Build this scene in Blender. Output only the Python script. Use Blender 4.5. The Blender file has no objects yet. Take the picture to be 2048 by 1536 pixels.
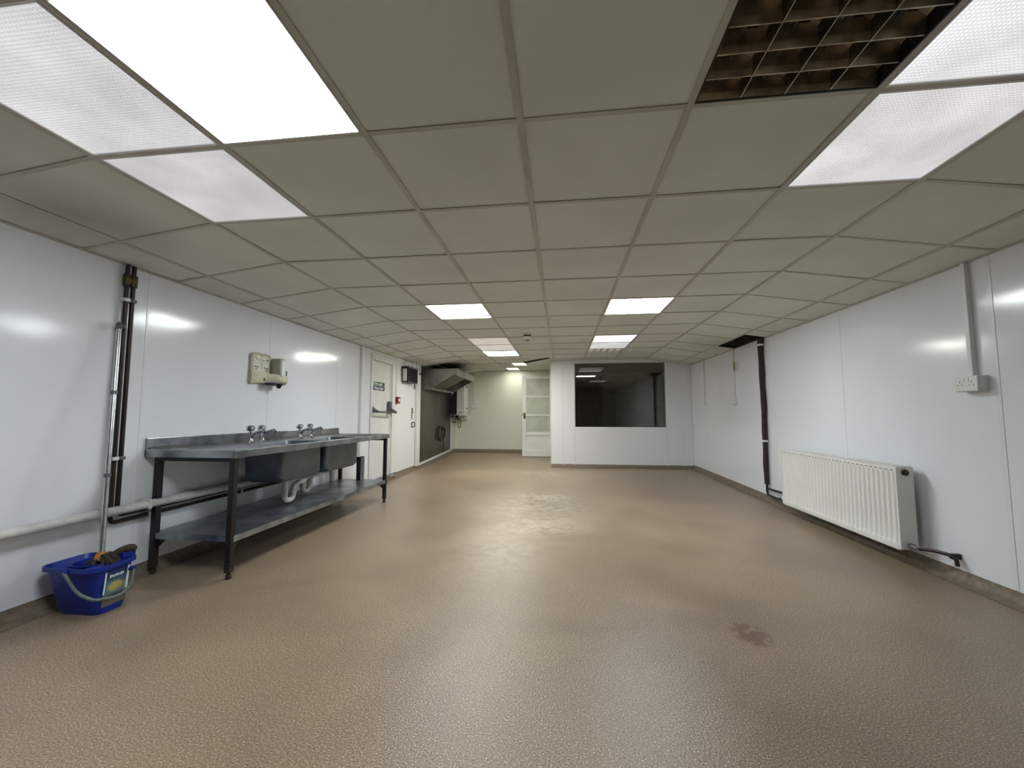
import bpy, bmesh, math, random
from mathutils import Vector, Matrix
random.seed(7)
PI = math.pi
scene = bpy.context.scene
COL = scene.collection
H = 1.06                                   # eye height above the floor

# ------------------------------------------------------------------ camera
cam = bpy.data.cameras.new('camera'); cam_o = bpy.data.objects.new('camera', cam); COL.objects.link(cam_o)
cam.sensor_fit = 'HORIZONTAL'; cam.sensor_width = 36.0; cam.lens = 815.6 * 36.0 / 2048.0
cam.clip_start = 0.02; cam.clip_end = 100
cam_o.location = (0, 0, H); cam_o.rotation_euler = (PI / 2 + 0.0766, 0, 0.1192)
scene.camera = cam_o
# ------------------------------------------------------------------ world, exposure (the room has no daylight: its lamps are the LED panels in the ceiling)
w = bpy.data.worlds.new('world'); scene.world = w; w.use_nodes = True
w.node_tree.nodes['Background'].inputs[0].default_value = (0.02, 0.022, 0.025, 1)
w.node_tree.nodes['Background'].inputs[1].default_value = 0.3
scene.view_settings.view_transform = 'Standard'; scene.view_settings.look = 'None'
scene.view_settings.gamma = 1.0; scene.view_settings.use_curve_mapping = False
scene.view_settings.exposure = 0.06
LED = 32.0                                  # brightness of a lit LED panel
scene.cycles.diffuse_bounces = 7; scene.cycles.max_bounces = 14

# ------------------------------------------------------------------ colours and materials
def S(r, g, b):
    f = lambda c: c / 12.92 if c <= 0.04045 else ((c + 0.055) / 1.055) ** 2.4
    return (f(r / 255), f(g / 255), f(b / 255), 1)

def nt(name):
    m = bpy.data.materials.new(name); m.use_nodes = True
    return m, m.node_tree, m.node_tree.nodes['Principled BSDF']

def mat(name, col, rough=0.5, metal=0.0, col2=None, nscale=8.0, bump=0.0, bscale=60.0, spec=None, detail=3.0, lo=0.35, hi=0.65, stretch=None):
    m, t, b = nt(name)
    b.inputs['Base Color'].default_value = col
    b.inputs['Roughness'].default_value = rough
    b.inputs['Metallic'].default_value = metal
    if spec is not None: b.inputs['Specular IOR Level'].default_value = spec
    tc = t.nodes.new('ShaderNodeTexCoord')
    src = tc.outputs['Object']
    if stretch:
        mp = t.nodes.new('ShaderNodeMapping'); mp.inputs['Scale'].default_value = stretch
        t.links.new(src, mp.inputs[0]); src = mp.outputs[0]
    if col2:
        n = t.nodes.new('ShaderNodeTexNoise'); n.inputs['Scale'].default_value = nscale; n.inputs['Detail'].default_value = detail
        t.links.new(src, n.inputs['Vector'])
        r = t.nodes.new('ShaderNodeValToRGB'); r.color_ramp.elements[0].position = lo; r.color_ramp.elements[1].position = hi
        r.color_ramp.elements[0].color = col; r.color_ramp.elements[1].color = col2
        t.links.new(n.outputs[0], r.inputs[0]); t.links.new(r.outputs[0], b.inputs['Base Color'])
    if bump:
        n2 = t.nodes.new('ShaderNodeTexNoise'); n2.inputs['Scale'].default_value = bscale; n2.inputs['Detail'].default_value = 2
        t.links.new(src, n2.inputs['Vector'])
        bp = t.nodes.new('ShaderNodeBump'); bp.inputs['Strength'].default_value = bump; bp.inputs['Distance'].default_value = 0.01
        t.links.new(n2.outputs[0], bp.inputs['Height']); t.links.new(bp.outputs[0], b.inputs['Normal'])
    return m

def lamp_mat(name, col, strength):
    m, t, b = nt(name)
    b.inputs['Base Color'].default_value = (0.8, 0.8, 0.8, 1)
    b.inputs['Emission Color'].default_value = col
    b.inputs['Emission Strength'].default_value = strength
    return m

def prism_mat(name, col, strength, lo=0.8):
    """ribbed acrylic diffuser, weakly back-lit: fine ribs, dust smudges"""
    m, t, b = nt(name)
    b.inputs['Base Color'].default_value = (0.55, 0.55, 0.55, 1); b.inputs['Roughness'].default_value = 0.35
    tc = t.nodes.new('ShaderNodeTexCoord')
    wv = t.nodes.new('ShaderNodeTexWave'); wv.wave_type = 'BANDS'; wv.bands_direction = 'X'; wv.inputs['Scale'].default_value = 26.0
    wv2 = t.nodes.new('ShaderNodeTexWave'); wv2.wave_type = 'BANDS'; wv2.bands_direction = 'Y'; wv2.inputs['Scale'].default_value = 26.0
    t.links.new(tc.outputs['Object'], wv.inputs['Vector']); t.links.new(tc.outputs['Object'], wv2.inputs['Vector'])
    ns = t.nodes.new('ShaderNodeTexNoise'); ns.inputs['Scale'].default_value = 3.2; ns.inputs['Detail'].default_value = 2.0; ns.inputs['Distortion'].default_value = 0.5
    t.links.new(tc.outputs['Object'], ns.inputs['Vector'])
    mul = t.nodes.new('ShaderNodeMath'); mul.operation = 'MULTIPLY'
    t.links.new(wv.outputs['Fac'], mul.inputs[0]); t.links.new(wv2.outputs['Fac'], mul.inputs[1])
    r1 = t.nodes.new('ShaderNodeMapRange'); r1.inputs['To Min'].default_value = 0.82; r1.inputs['To Max'].default_value = 1.25
    t.links.new(mul.outputs[0], r1.inputs['Value'])
    r2 = t.nodes.new('ShaderNodeMapRange'); r2.inputs['From Min'].default_value = 0.3; r2.inputs['From Max'].default_value = 0.7
    r2.inputs['To Min'].default_value = lo * strength; r2.inputs['To Max'].default_value = 1.15 * strength
    t.links.new(ns.outputs[0], r2.inputs['Value'])
    m2 = t.nodes.new('ShaderNodeMath'); m2.operation = 'MULTIPLY'
    t.links.new(r1.outputs[0], m2.inputs[0]); t.links.new(r2.outputs[0], m2.inputs[1])
    b.inputs['Emission Color'].default_value = col
    t.links.new(m2.outputs[0], b.inputs['Emission Strength'])
    return m

def floor_mat():
    m, t, b = nt('resin_floor')
    g = t.nodes.new('ShaderNodeNewGeometry')
    def noise(scale, detail=3, dist=0.0):
        n = t.nodes.new('ShaderNodeTexNoise'); n.inputs['Scale'].default_value = scale; n.inputs['Detail'].default_value = detail; n.inputs['Distortion'].default_value = dist
        t.links.new(g.outputs['Position'], n.inputs['Vector']); return n
    def ramp(src, stops):
        r = t.nodes.new('ShaderNodeValToRGB'); e = r.color_ramp.elements
        while len(e) < len(stops): e.new(0.5)
        for k, (p, c) in enumerate(stops): e[k].position = p; e[k].color = c
        t.links.new(src, r.inputs[0]); return r
    def mix(mode, fac, a, bb):
        x = t.nodes.new('ShaderNodeMix'); x.data_type = 'RGBA'; x.blend_type = mode
        if isinstance(fac, float): x.inputs[0].default_value = fac
        else: t.links.new(fac, x.inputs[0])
        for s, v in ((6, a), (7, bb)):
            if isinstance(v, tuple): x.inputs[s].default_value = v
            else: t.links.new(v, x.inputs[s])
        return x.outputs[2]
    grain = ramp(noise(165, 3).outputs[0], [(0.30, S(80, 68, 56)), (0.44, S(140, 123, 103)), (0.58, S(156, 138, 116)), (0.70, S(214, 203, 184))])
    wear = noise(1.1, 4, 0.6)
    wr = ramp(wear.outputs[0], [(0.34, (0.80, 0.79, 0.78, 1)), (0.62, (1.06, 1.05, 1.04, 1))])
    c = mix('MULTIPLY', 1.0, grain.outputs[0], wr.outputs[0])
    # pale scuffed patches along the walkway
    sep = t.nodes.new('ShaderNodeSeparateXYZ'); t.links.new(g.outputs['Position'], sep.inputs[0])
    def sphere(cx, cy, rx, ry):
        mp = t.nodes.new('ShaderNodeMapping'); mp.vector_type = 'POINT'
        mp.inputs['Location'].default_value = (-cx / rx, -cy / ry, 0); mp.inputs['Scale'].default_value = (1 / rx, 1 / ry, 0)
        t.links.new(g.outputs['Position'], mp.inputs[0])
        gr = t.nodes.new('ShaderNodeTexGradient'); gr.gradient_type = 'SPHERICAL'; t.links.new(mp.outputs[0], gr.inputs[0]); return gr.outputs['Fac']
    scuff = noise(9.0, 10, 0.3); scuff.inputs['Roughness'].default_value = 0.74
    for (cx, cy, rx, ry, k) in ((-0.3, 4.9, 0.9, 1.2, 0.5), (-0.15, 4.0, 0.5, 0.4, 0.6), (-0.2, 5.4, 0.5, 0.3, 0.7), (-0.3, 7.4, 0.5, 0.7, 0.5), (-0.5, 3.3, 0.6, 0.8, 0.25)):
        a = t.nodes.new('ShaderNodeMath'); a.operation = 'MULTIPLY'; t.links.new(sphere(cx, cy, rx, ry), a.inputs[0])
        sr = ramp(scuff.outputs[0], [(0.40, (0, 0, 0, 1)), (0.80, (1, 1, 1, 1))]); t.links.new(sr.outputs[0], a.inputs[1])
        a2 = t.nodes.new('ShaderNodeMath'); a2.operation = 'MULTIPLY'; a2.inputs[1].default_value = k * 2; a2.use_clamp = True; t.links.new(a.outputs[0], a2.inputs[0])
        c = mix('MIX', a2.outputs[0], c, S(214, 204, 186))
    # worn brown patch on the right
    a = t.nodes.new('ShaderNodeMath'); a.operation = 'MULTIPLY'
    t.links.new(sphere(0.905, 2.19, 0.10, 0.13), a.inputs[0])
    pr = ramp(noise(24, 3).outputs[0], [(0.42, (0, 0, 0, 1)), (0.5, (1, 1, 1, 1))]); t.links.new(pr.outputs[0], a.inputs[1])
    a2 = t.nodes.new('ShaderNodeMath'); a2.operation = 'MULTIPLY'; a2.inputs[1].default_value = 3.0; a2.use_clamp = True; t.links.new(a.outputs[0], a2.inputs[0])
    c = mix('MIX', a2.outputs[0], c, S(112, 93, 76))
    t.links.new(c, b.inputs['Base Color'])
    rr = t.nodes.new('ShaderNodeMapRange'); rr.inputs['From Min'].default_value = 0.3; rr.inputs['From Max'].default_value = 0.7
    rr.inputs['To Min'].default_value = 0.285; rr.inputs['To Max'].default_value = 0.36
    t.links.new(wear.outputs[0], rr.inputs['Value']); t.links.new(rr.outputs[0], b.inputs['Roughness'])
    b.inputs['Specular IOR Level'].default_value = 0.45
    bp = t.nodes.new('ShaderNodeBump'); bp.inputs['Strength'].default_value = 0.38; bp.inputs['Distance'].default_value = 0.005
    t.links.new(noise(140, 2).outputs[0], bp.inputs['Height']); t.links.new(bp.outputs[0], b.inputs['Normal'])
    return m

def clad_mat(name, col, rough=0.13):
    """glossy white PVC wall cladding, slightly wavy"""
    m, t, b = nt(name)
    b.inputs['Base Color'].default_value = col; b.inputs['Roughness'].default_value = rough
    b.inputs['Specular IOR Level'].default_value = 0.5
    g = t.nodes.new('ShaderNodeNewGeometry')
    n = t.nodes.new('ShaderNodeTexNoise'); n.inputs['Scale'].default_value = 2.2; n.inputs['Detail'].default_value = 1.5
    t.links.new(g.outputs['Position'], n.inputs['Vector'])
    bp = t.nodes.new('ShaderNodeBump'); bp.inputs['Strength'].default_value = 0.3; bp.inputs['Distance'].default_value = 0.012
    t.links.new(n.outputs[0], bp.inputs['Height']); t.links.new(bp.outputs[0], b.inputs['Normal'])
    return m

def tile_mat():
    """white mineral-fibre ceiling tile; grease soot and painted gap shadow round the extraction canopy, damp marks top left"""
    m, t, b = nt('ceiling_tile_white')
    b.inputs['Roughness'].default_value = 0.9; b.inputs['Specular IOR Level'].default_value = 0.15
    g = t.nodes.new('ShaderNodeNewGeometry')
    n = t.nodes.new('ShaderNodeTexNoise'); n.inputs['Scale'].default_value = 2.0; n.inputs['Detail'].default_value = 4
    t.links.new(g.outputs['Position'], n.inputs['Vector'])
    def blob(cx, cy, rx, ry):
        mp = t.nodes.new('ShaderNodeMapping'); mp.inputs['Location'].default_value = (-cx / rx, -cy / ry, 0); mp.inputs['Scale'].default_value = (1 / rx, 1 / ry, 0)
        t.links.new(g.outputs['Position'], mp.inputs[0])
        gr = t.nodes.new('ShaderNodeTexGradient'); gr.gradient_type = 'SPHERICAL'; t.links.new(mp.outputs[0], gr.inputs[0]); return gr.outputs['Fac']
    col = None
    base = t.nodes.new('ShaderNodeValToRGB'); base.color_ramp.elements[0].position = 0.3; base.color_ramp.elements[1].position = 0.7
    base.color_ramp.elements[0].color = TILE0; base.color_ramp.elements[1].color = TILE1
    t.links.new(n.outputs[0], base.inputs[0]); col = base.outputs[0]
    for (cx, cy, rx, ry, k, c) in ((-2.5, 8.6, 0.48, 0.85, 1.7, S(26, 24, 20)), (-2.2, 8.55, 0.5, 0.9, 0.7, S(40, 38, 32)), (-2.45, 1.75, 0.35, 0.6, 0.5, S(90, 88, 82)), (2.25, 6.1, 0.5, 0.7, 0.3, S(110, 100, 90))):  # canopy blobs mix soot with painted shadow of the gap above the hood
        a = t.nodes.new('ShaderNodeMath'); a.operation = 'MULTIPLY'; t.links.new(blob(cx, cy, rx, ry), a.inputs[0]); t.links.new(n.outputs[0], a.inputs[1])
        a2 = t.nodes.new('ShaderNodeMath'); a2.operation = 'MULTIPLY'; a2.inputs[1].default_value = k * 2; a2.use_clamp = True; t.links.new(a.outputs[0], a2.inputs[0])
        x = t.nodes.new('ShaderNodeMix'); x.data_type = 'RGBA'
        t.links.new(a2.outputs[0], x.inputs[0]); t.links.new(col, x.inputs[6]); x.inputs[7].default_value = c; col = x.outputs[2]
    t.links.new(col, b.inputs['Base Color'])
    return m

def glass_mat(name, col, rough=0.0):
    m, t, b = nt(name)
    b.inputs['Base Color'].default_value = col; b.inputs['Roughness'].default_value = rough
    b.inputs['Transmission Weight'].default_value = 1.0; b.inputs['IOR'].default_value = 1.5
    return m

def label_mat():
    """worn paper sticker: blue top, yellow splash, grey scuffed foot (object space: x across, z up)"""
    m, t, b = nt('bucket_sticker_print'); b.inputs['Roughness'].default_value = 0.5
    tc = t.nodes.new('ShaderNodeTexCoord'); sp = t.nodes.new('ShaderNodeSeparateXYZ'); t.links.new(tc.outputs['Object'], sp.inputs[0])
    r = t.nodes.new('ShaderNodeValToRGB'); e = r.color_ramp.elements
    for k in range(3): e.new(0.5)
    for k, (p, c) in enumerate(((0.0, S(104, 100, 90)), (0.22, S(66, 62, 56)), (0.30, S(100, 128, 138)), (0.62, S(78, 118, 140)), (0.86, S(22, 48, 96)))): e[k].position = p; e[k].color = c
    mr = t.nodes.new('ShaderNodeMapRange'); mr.inputs['From Min'].default_value = -0.085; mr.inputs['From Max'].default_value = 0.085
    t.links.new(sp.outputs['Z'], mr.inputs['Value']); t.links.new(mr.outputs[0], r.inputs[0])
    mp = t.nodes.new('ShaderNodeMapping'); mp.inputs['Location'].default_value = (0, 0, 0); mp.inputs['Scale'].default_value = (1 / 0.05, 0, 1 / 0.032)
    t.links.new(tc.outputs['Object'], mp.inputs[0])
    gr = t.nodes.new('ShaderNodeTexGradient'); gr.gradient_type = 'SPHERICAL'; t.links.new(mp.outputs[0], gr.inputs[0])
    n = t.nodes.new('ShaderNodeTexNoise'); n.inputs['Scale'].default_value = 40; t.links.new(tc.outputs['Object'], n.inputs['Vector'])
    a = t.nodes.new('ShaderNodeMath'); a.operation = 'MULTIPLY'; t.links.new(gr.outputs['Fac'], a.inputs[0]); t.links.new(n.outputs[0], a.inputs[1])
    a2 = t.nodes.new('ShaderNodeMath'); a2.operation = 'MULTIPLY'; a2.inputs[1].default_value = 4; a2.use_clamp = True; t.links.new(a.outputs[0], a2.inputs[0])
    x = t.nodes.new('ShaderNodeMix'); x.data_type = 'RGBA'; t.links.new(a2.outputs[0], x.inputs[0]); t.links.new(r.outputs[0], x.inputs[6]); x.inputs[7].default_value = S(190, 176, 92)
    n3 = t.nodes.new('ShaderNodeTexNoise'); n3.inputs['Scale'].default_value = 70; n3.inputs['Detail'].default_value = 4; t.links.new(tc.outputs['Object'], n3.inputs['Vector'])
    y = t.nodes.new('ShaderNodeMix'); y.data_type = 'RGBA'; y.blend_type = 'MULTIPLY'; y.inputs[0].default_value = 0.6
    t.links.new(x.outputs[2], y.inputs[6]); t.links.new(n3.outputs[0], y.inputs[7])
    z = t.nodes.new('ShaderNodeMix'); z.data_type = 'RGBA'; z.blend_type = 'ADD'; z.inputs[0].default_value = 0.25
    t.links.new(y.outputs[2], z.inputs[6]); t.links.new(x.outputs[2], z.inputs[7])
    t.links.new(z.outputs[2], b.inputs['Base Color'])
    return m

TILE0, TILE1 = S(213, 216, 211), S(223, 226, 221)
M = dict(
    floor=floor_mat(), clad=clad_mat('white_wall_cladding', S(229, 233, 238)), clad_far=clad_mat('warm_lit_wall_cladding', S(226, 228, 217), 0.42),  # clad_far: white cladding with the warm lamp tint painted into its colour
    joint=mat('white_joint_trim', S(226, 230, 233), 0.2, bump=0.03, bscale=20), core=mat('wall_core', S(150, 148, 142), 0.9, col2=S(135, 133, 128)),
    tile=tile_mat(), bar=mat('ceiling_grid_paint', S(196, 192, 183), 0.5, col2=S(180, 176, 167), nscale=3), void=mat('ceiling_void_dark', S(52, 48, 44), 0.95, col2=S(36, 33, 30)),
    cove=mat('coved_resin', S(126, 113, 97), 0.5, col2=S(104, 93, 80), nscale=30, bump=0.2, bscale=120),
    steel=mat('brushed_stainless', S(150, 152, 152), 0.32, 1.0, col2=S(118, 120, 121), nscale=5, stretch=(1, 1, 12)),
    steel_top=mat('worn_stainless_top', S(168, 173, 177), 0.3, 1.0, col2=S(126, 131, 135), nscale=7),
    steel_bowl=mat('dull_stainless_bowl', S(112, 120, 126), 0.45, 1.0, col2=S(98, 106, 112), nscale=5),
    steel_wall=mat('dull_steel_sheet', S(112, 112, 106), 0.38, 0.9, col2=S(88, 88, 83), nscale=1.6),
    hood=mat('greasy_canopy_steel', S(172, 173, 169), 0.5, 0.8, col2=S(124, 124, 120), nscale=3), filt=mat('baffle_filter_steel', S(140, 132, 112), 0.4, 0.8, col2=S(112, 104, 86), nscale=14),
    galv=mat('galvanised_shelf', S(172, 180, 186), 0.34, 0.9, col2=S(112, 120, 128), nscale=6, detail=5),
    black=mat('black_painted_steel', S(13, 13, 14), 0.5, col2=S(22, 20, 20), nscale=30), rust=mat('rusty_leg_end', S(52, 34, 27), 0.7, col2=S(30, 24, 22), nscale=50),
    blackpl=mat('black_plastic', S(20, 20, 21), 0.4, col2=S(28, 28, 29)), pipeblk=mat('dark_grimy_pipe', S(34, 33, 32), 0.4, 0.3, col2=S(48, 36, 30), nscale=12),
    lag=mat('brown_pipe_lagging', S(40, 31, 27), 0.8, col2=S(58, 44, 36), nscale=16, bump=0.4, bscale=40),
    chrome=mat('chrome', S(205, 208, 212), 0.12, 1.0, col2=S(185, 188, 192), nscale=20), alu=mat('aluminium_tube', S(200, 204, 208), 0.28, 1.0, col2=S(182, 186, 190), nscale=30),
    whitepl=mat('white_plastic', S(226, 228, 228), 0.35, col2=S(214, 216, 215)), whitept=mat('white_gloss_paint', S(230, 232, 232), 0.3, col2=S(220, 222, 221), nscale=3),
    greypl=mat('grey_plastic', S(96, 100, 104), 0.45, col2=S(84, 88, 92)), wpipe=mat('white_waste_pipe', S(206, 207, 203), 0.4, col2=S(180, 181, 176), nscale=10),
    cream=mat('cream_dispenser_plastic', S(204, 201, 176), 0.4, col2=S(186, 182, 152), nscale=7), card=mat('instruction_card', S(222, 222, 210), 0.5, col2=S(210, 210, 198)),
    soap=mat('frosted_soap_cartridge', S(178, 176, 160), 0.35, col2=S(164, 162, 148)), ink=mat('dark_print', S(40, 42, 44), 0.6, col2=S(50, 52, 54)), navy=mat('navy_button_plastic', S(20, 24, 56), 0.35, col2=S(26, 30, 64)),
    blue=mat('blue_bucket_plastic', S(4, 46, 158), 0.42, col2=S(4, 36, 132), nscale=6), bluecab=mat('blue_cable_sheath', S(26, 60, 120), 0.45, col2=S(20, 48, 104)),
    bail=mat('grey_green_handle', S(104, 120, 116), 0.45, col2=S(84, 98, 94), nscale=30), mop=mat('dirty_mop_strands', S(74, 66, 52), 0.95, col2=S(44, 40, 34), nscale=60), orange=mat('orange_mop_socket', S(206, 140, 58), 0.5, col2=S(176, 112, 42), nscale=40),
    sticker=label_mat(), green=mat('sign_green', S(16, 92, 62), 0.4, col2=S(14, 84, 56)), signblue=mat('sign_blue', S(24, 44, 96), 0.4, col2=S(20, 40, 90)), signwhite=mat('sign_white', S(235, 236, 236), 0.4, col2=S(228, 229, 229)),
    red=mat('call_point_red', S(150, 24, 26), 0.35, col2=S(132, 20, 22)), radw=mat('radiator_enamel', S(232, 232, 228), 0.3, col2=S(226, 226, 222), nscale=3), raddark=mat('radiator_slot_dark', S(92, 90, 86), 0.8, col2=S(76, 74, 70)),
    glass=glass_mat('window_glass', (0.95, 0.97, 0.94, 1)), rglass=mat('obscured_door_glass', S(188, 196, 184), 0.3, col2=S(174, 182, 170), nscale=5, bump=0.25, bscale=130),
    brass=mat('aged_brass', S(112, 96, 52), 0.4, 0.8, col2=S(84, 72, 40), nscale=40), tan=mat('beige_plastic', S(160, 152, 118), 0.5, col2=S(148, 140, 106)), dark=mat('store_room_paint', S(186, 182, 164), 0.8, col2=S(172, 168, 150)), brown=mat('brown_door_veneer', S(112, 88, 52), 0.5, col2=S(92, 70, 40), nscale=6, stretch=(6, 6, 1)),
    led=lamp_mat('led_panel_cool', (0.915, 0.97, 1.0, 1), LED), led_w=lamp_mat('led_panel_warm', (1.0, 0.975, 0.88, 1), LED * 1.55),
    tube_lit=lamp_mat('lit_tube_light', (1.0, 0.97, 0.84, 1), 14.0), dim=lamp_mat('dim_louvre_light', (0.9, 0.88, 0.78, 1), 0.16),
    pr_a=prism_mat('prismatic_bright', (0.96, 0.97, 1.0, 1), 0.57), pr_b=prism_mat('prismatic_mid', (0.97, 0.97, 0.98, 1), 0.48, 0.78), pr_c=prism_mat('prismatic_right', (0.97, 0.97, 1.0, 1), 0.74, 0.8), pr_d=prism_mat('prismatic_right_mid', (0.98, 0.97, 1.0, 1), 0.6, 0.78),
    pr_warm=prism_mat('prismatic_warm', (1.0, 0.88, 0.80, 1), 0.42, 0.75), pr_w2=prism_mat('prismatic_warm_grey', (1.0, 0.93, 0.88, 1), 0.44, 0.78), pr_e=prism_mat('prismatic_far_bright', (0.98, 0.98, 1.0, 1), 1.0, 0.9), pr_f=prism_mat('prismatic_far_mid', (0.98, 0.97, 1.0, 1), 0.6, 0.7),
    mirror=mat('louvre_reflector', S(206, 196, 180), 0.28, 0.85, col2=S(150, 138, 124), nscale=14), blade=mat('louvre_blade_edge', S(190, 186, 178), 0.25, 1.0, col2=S(170, 166, 158), nscale=20),
)

# ------------------------------------------------------------------ mesh helpers
def link(name, bm, m, parent=None, smooth=False, recalc=True):
    if recalc: bmesh.ops.recalc_face_normals(bm, faces=bm.faces)
    me = bpy.data.meshes.new(name); bm.to_mesh(me); bm.free()
    ms = m if isinstance(m, (list, tuple)) else [m]
    for x in ms: me.materials.append(x)
    if smooth:
        for p in me.polygons: p.use_smooth = True
        try: me.set_sharp_from_angle(angle=math.radians(38))
        except Exception: pass
    o = bpy.data.objects.new(name, me); COL.objects.link(o)
    if parent is not None:
        o.parent = parent
        o.matrix_parent_inverse = Matrix.Translation(-Vector(parent.matrix_world_loc)) if hasattr(parent, 'matrix_world_loc') else Matrix.Identity(4)
        off = Vector(ROOT.get(parent.name, (0, 0, 0)))
        o.matrix_parent_inverse = Matrix.Translation(-off)
        ROOT[o.name] = tuple(off)
        if off.length: ROOT[o.name] = tuple(off); 
    return o
ROOT = {}
def thing(name, label, cat, loc, group=None, kind=None):
    """Empty at the base of a thing; its parts are built in room coordinates"""
    o = bpy.data.objects.new(name, None); COL.objects.link(o); o.location = loc; o.empty_display_size = 0.05
    ROOT[o.name] = tuple(loc)
    if label: o['label'] = label
    if cat: o['category'] = cat
    if group: o['group'] = group
    if kind: o['kind'] = kind
    return o
def part(name, bm, m, parent, smooth=False, label=None):
    """mesh in room coordinates, child of a thing or of a part of it"""
    o = link(name, bm, m, None, smooth)
    o.parent = parent
    off = Vector(ROOT.get(parent.name, (0, 0, 0)))
    if parent.type == 'EMPTY': o.matrix_parent_inverse = Matrix.Translation(-off)
    if label: o['label'] = label
    return o
def tag(o, label, cat, group=None):
    o['label'] = label; o['category'] = cat
    if group: o['group'] = group
    return o
def struct(o): o['kind'] = 'structure'; return o

def box(bm, x0, x1, y0, y1, z0, z1, bev=0.0, rot=None, seg=2):
    r = bmesh.ops.create_cube(bm, size=1.0)
    vs = r['verts']
    for v in vs:
        v.co = Vector(((x0 + x1) / 2 + v.co.x * (x1 - x0), (y0 + y1) / 2 + v.co.y * (y1 - y0), (z0 + z1) / 2 + v.co.z * (z1 - z0)))
    if rot is not None:
        c = Vector(((x0 + x1) / 2, (y0 + y1) / 2, (z0 + z1) / 2))
        for v in vs: v.co = rot @ (v.co - c) + c
    if bev:
        es = list({e for v in vs for e in v.link_edges})
        bmesh.ops.bevel(bm, geom=es, offset=bev, segments=seg, profile=0.5, affect='EDGES')
    return bm
def B(*a, **k): return box(bmesh.new(), *a, **k)

def tube(bm, pts, r, n=10, cap=True, closed=False, ry=None):
    pts = [Vector(p) for p in pts]
    rs = r if isinstance(r, (list, tuple)) else [r] * len(pts)
    rings = []; up = None
    for i, p in enumerate(pts):
        a = pts[i - 1] if i > 0 else (pts[-1] if closed else p); b2 = pts[i + 1] if i < len(pts) - 1 else (pts[0] if closed else p)
        d = (b2 - a)
        if d.length < 1e-9: d = Vector((0, 0, 1))
        d.normalize()
        if up is None: up = Vector((0, 0, 1)) if abs(d.z) < 0.9 else Vector((1, 0, 0))
        s = d.cross(up)
        if s.length < 1e-6: s = d.cross(Vector((0, 1, 0)))
        s.normalize(); u = s.cross(d); up = u
        rings.append([bm.verts.new(p + s * math.cos(2 * PI * k / n) * rs[i] + u * math.sin(2 * PI * k / n) * (rs[i] if ry is None else ry)) for k in range(n)])
    m = len(rings)
    for i in range(m if closed else m - 1):
        A, C = rings[i], rings[(i + 1) % m]
        for k in range(n): bm.faces.new((A[k], A[(k + 1) % n], C[(k + 1) % n], C[k]))
    if cap and not closed: bm.faces.new(rings[0][::-1]); bm.faces.new(rings[-1])
    return bm
def T(pts, r, **k): return tube(bmesh.new(), pts, r, **k)
def cyl(bm, a, b2, r, n=16): return tube(bm, [a, b2], r, n=n)

def fillet(pts, rad, n=5):
    """round the corners of a polyline"""
    pts = [Vector(p) for p in pts]; out = [pts[0]]
    for i in range(1, len(pts) - 1):
        a, b2, c = pts[i - 1], pts[i], pts[i + 1]
        r = min(rad, (a - b2).length * 0.49, (c - b2).length * 0.49)
        p0 = b2 + (a - b2).normalized() * r; p1 = b2 + (c - b2).normalized() * r
        for k in range(n + 1):
            t = k / n; out.append(p0 * (1 - t) ** 2 + b2 * 2 * t * (1 - t) + p1 * t * t)
    out.append(pts[-1]); return out

def prism(bm, prof, f0, f1):
    """prof: list of 2D points; f0 / f1 map a 2D point to the two end positions"""
    a = [bm.verts.new(f0(*p)) for p in prof]; b2 = [bm.verts.new(f1(*p)) for p in prof]
    n = len(prof)
    for k in range(n): bm.faces.new((a[k], a[(k + 1) % n], b2[(k + 1) % n], b2[k]))
    bm.faces.new(a[::-1]); bm.faces.new(b2)
    return bm

def lathe(bm, c, prof, n=20, axis='z'):
    rings = []
    for r, h in prof:
        ring = []
        for k in range(n):
            u, v = r * math.cos(2 * PI * k / n), r * math.sin(2 * PI * k / n)
            d = {'z': (u, v, h), 'x': (h, u, v), 'y': (u, h, v)}[axis]
            ring.append(bm.verts.new(Vector(c) + Vector(d)))
        rings.append(ring)
    for A, C in zip(rings, rings[1:]):
        for k in range(n): bm.faces.new((A[k], A[(k + 1) % n], C[(k + 1) % n], C[k]))
    bm.faces.new(rings[0][::-1]); bm.faces.new(rings[-1])
    return bm

def rrect(x0, x1, y0, y1, r, n=5):
    out = []
    for cx, cy, a0 in ((x1 - r, y1 - r, 0), (x0 + r, y1 - r, 90), (x0 + r, y0 + r, 180), (x1 - r, y0 + r, 270)):
        for k in range(n + 1):
            a = math.radians(a0 + 90 * k / n); out.append((cx + r * math.cos(a), cy + r * math.sin(a)))
    return out
def loft(bm, rings, cap0=False, cap1=False):
    vr = [[bm.verts.new(p) for p in r] for r in rings]; n = len(vr[0])
    for A, C in zip(vr, vr[1:]):
        for k in range(n): bm.faces.new((A[k], A[(k + 1) % n], C[(k + 1) % n], C[k]))
    if cap0: bm.faces.new(vr[0][::-1])
    if cap1: bm.faces.new(vr[-1])
    return bm
def ring3(pts2, z): return [(x, y, z) for x, y in pts2]

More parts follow.
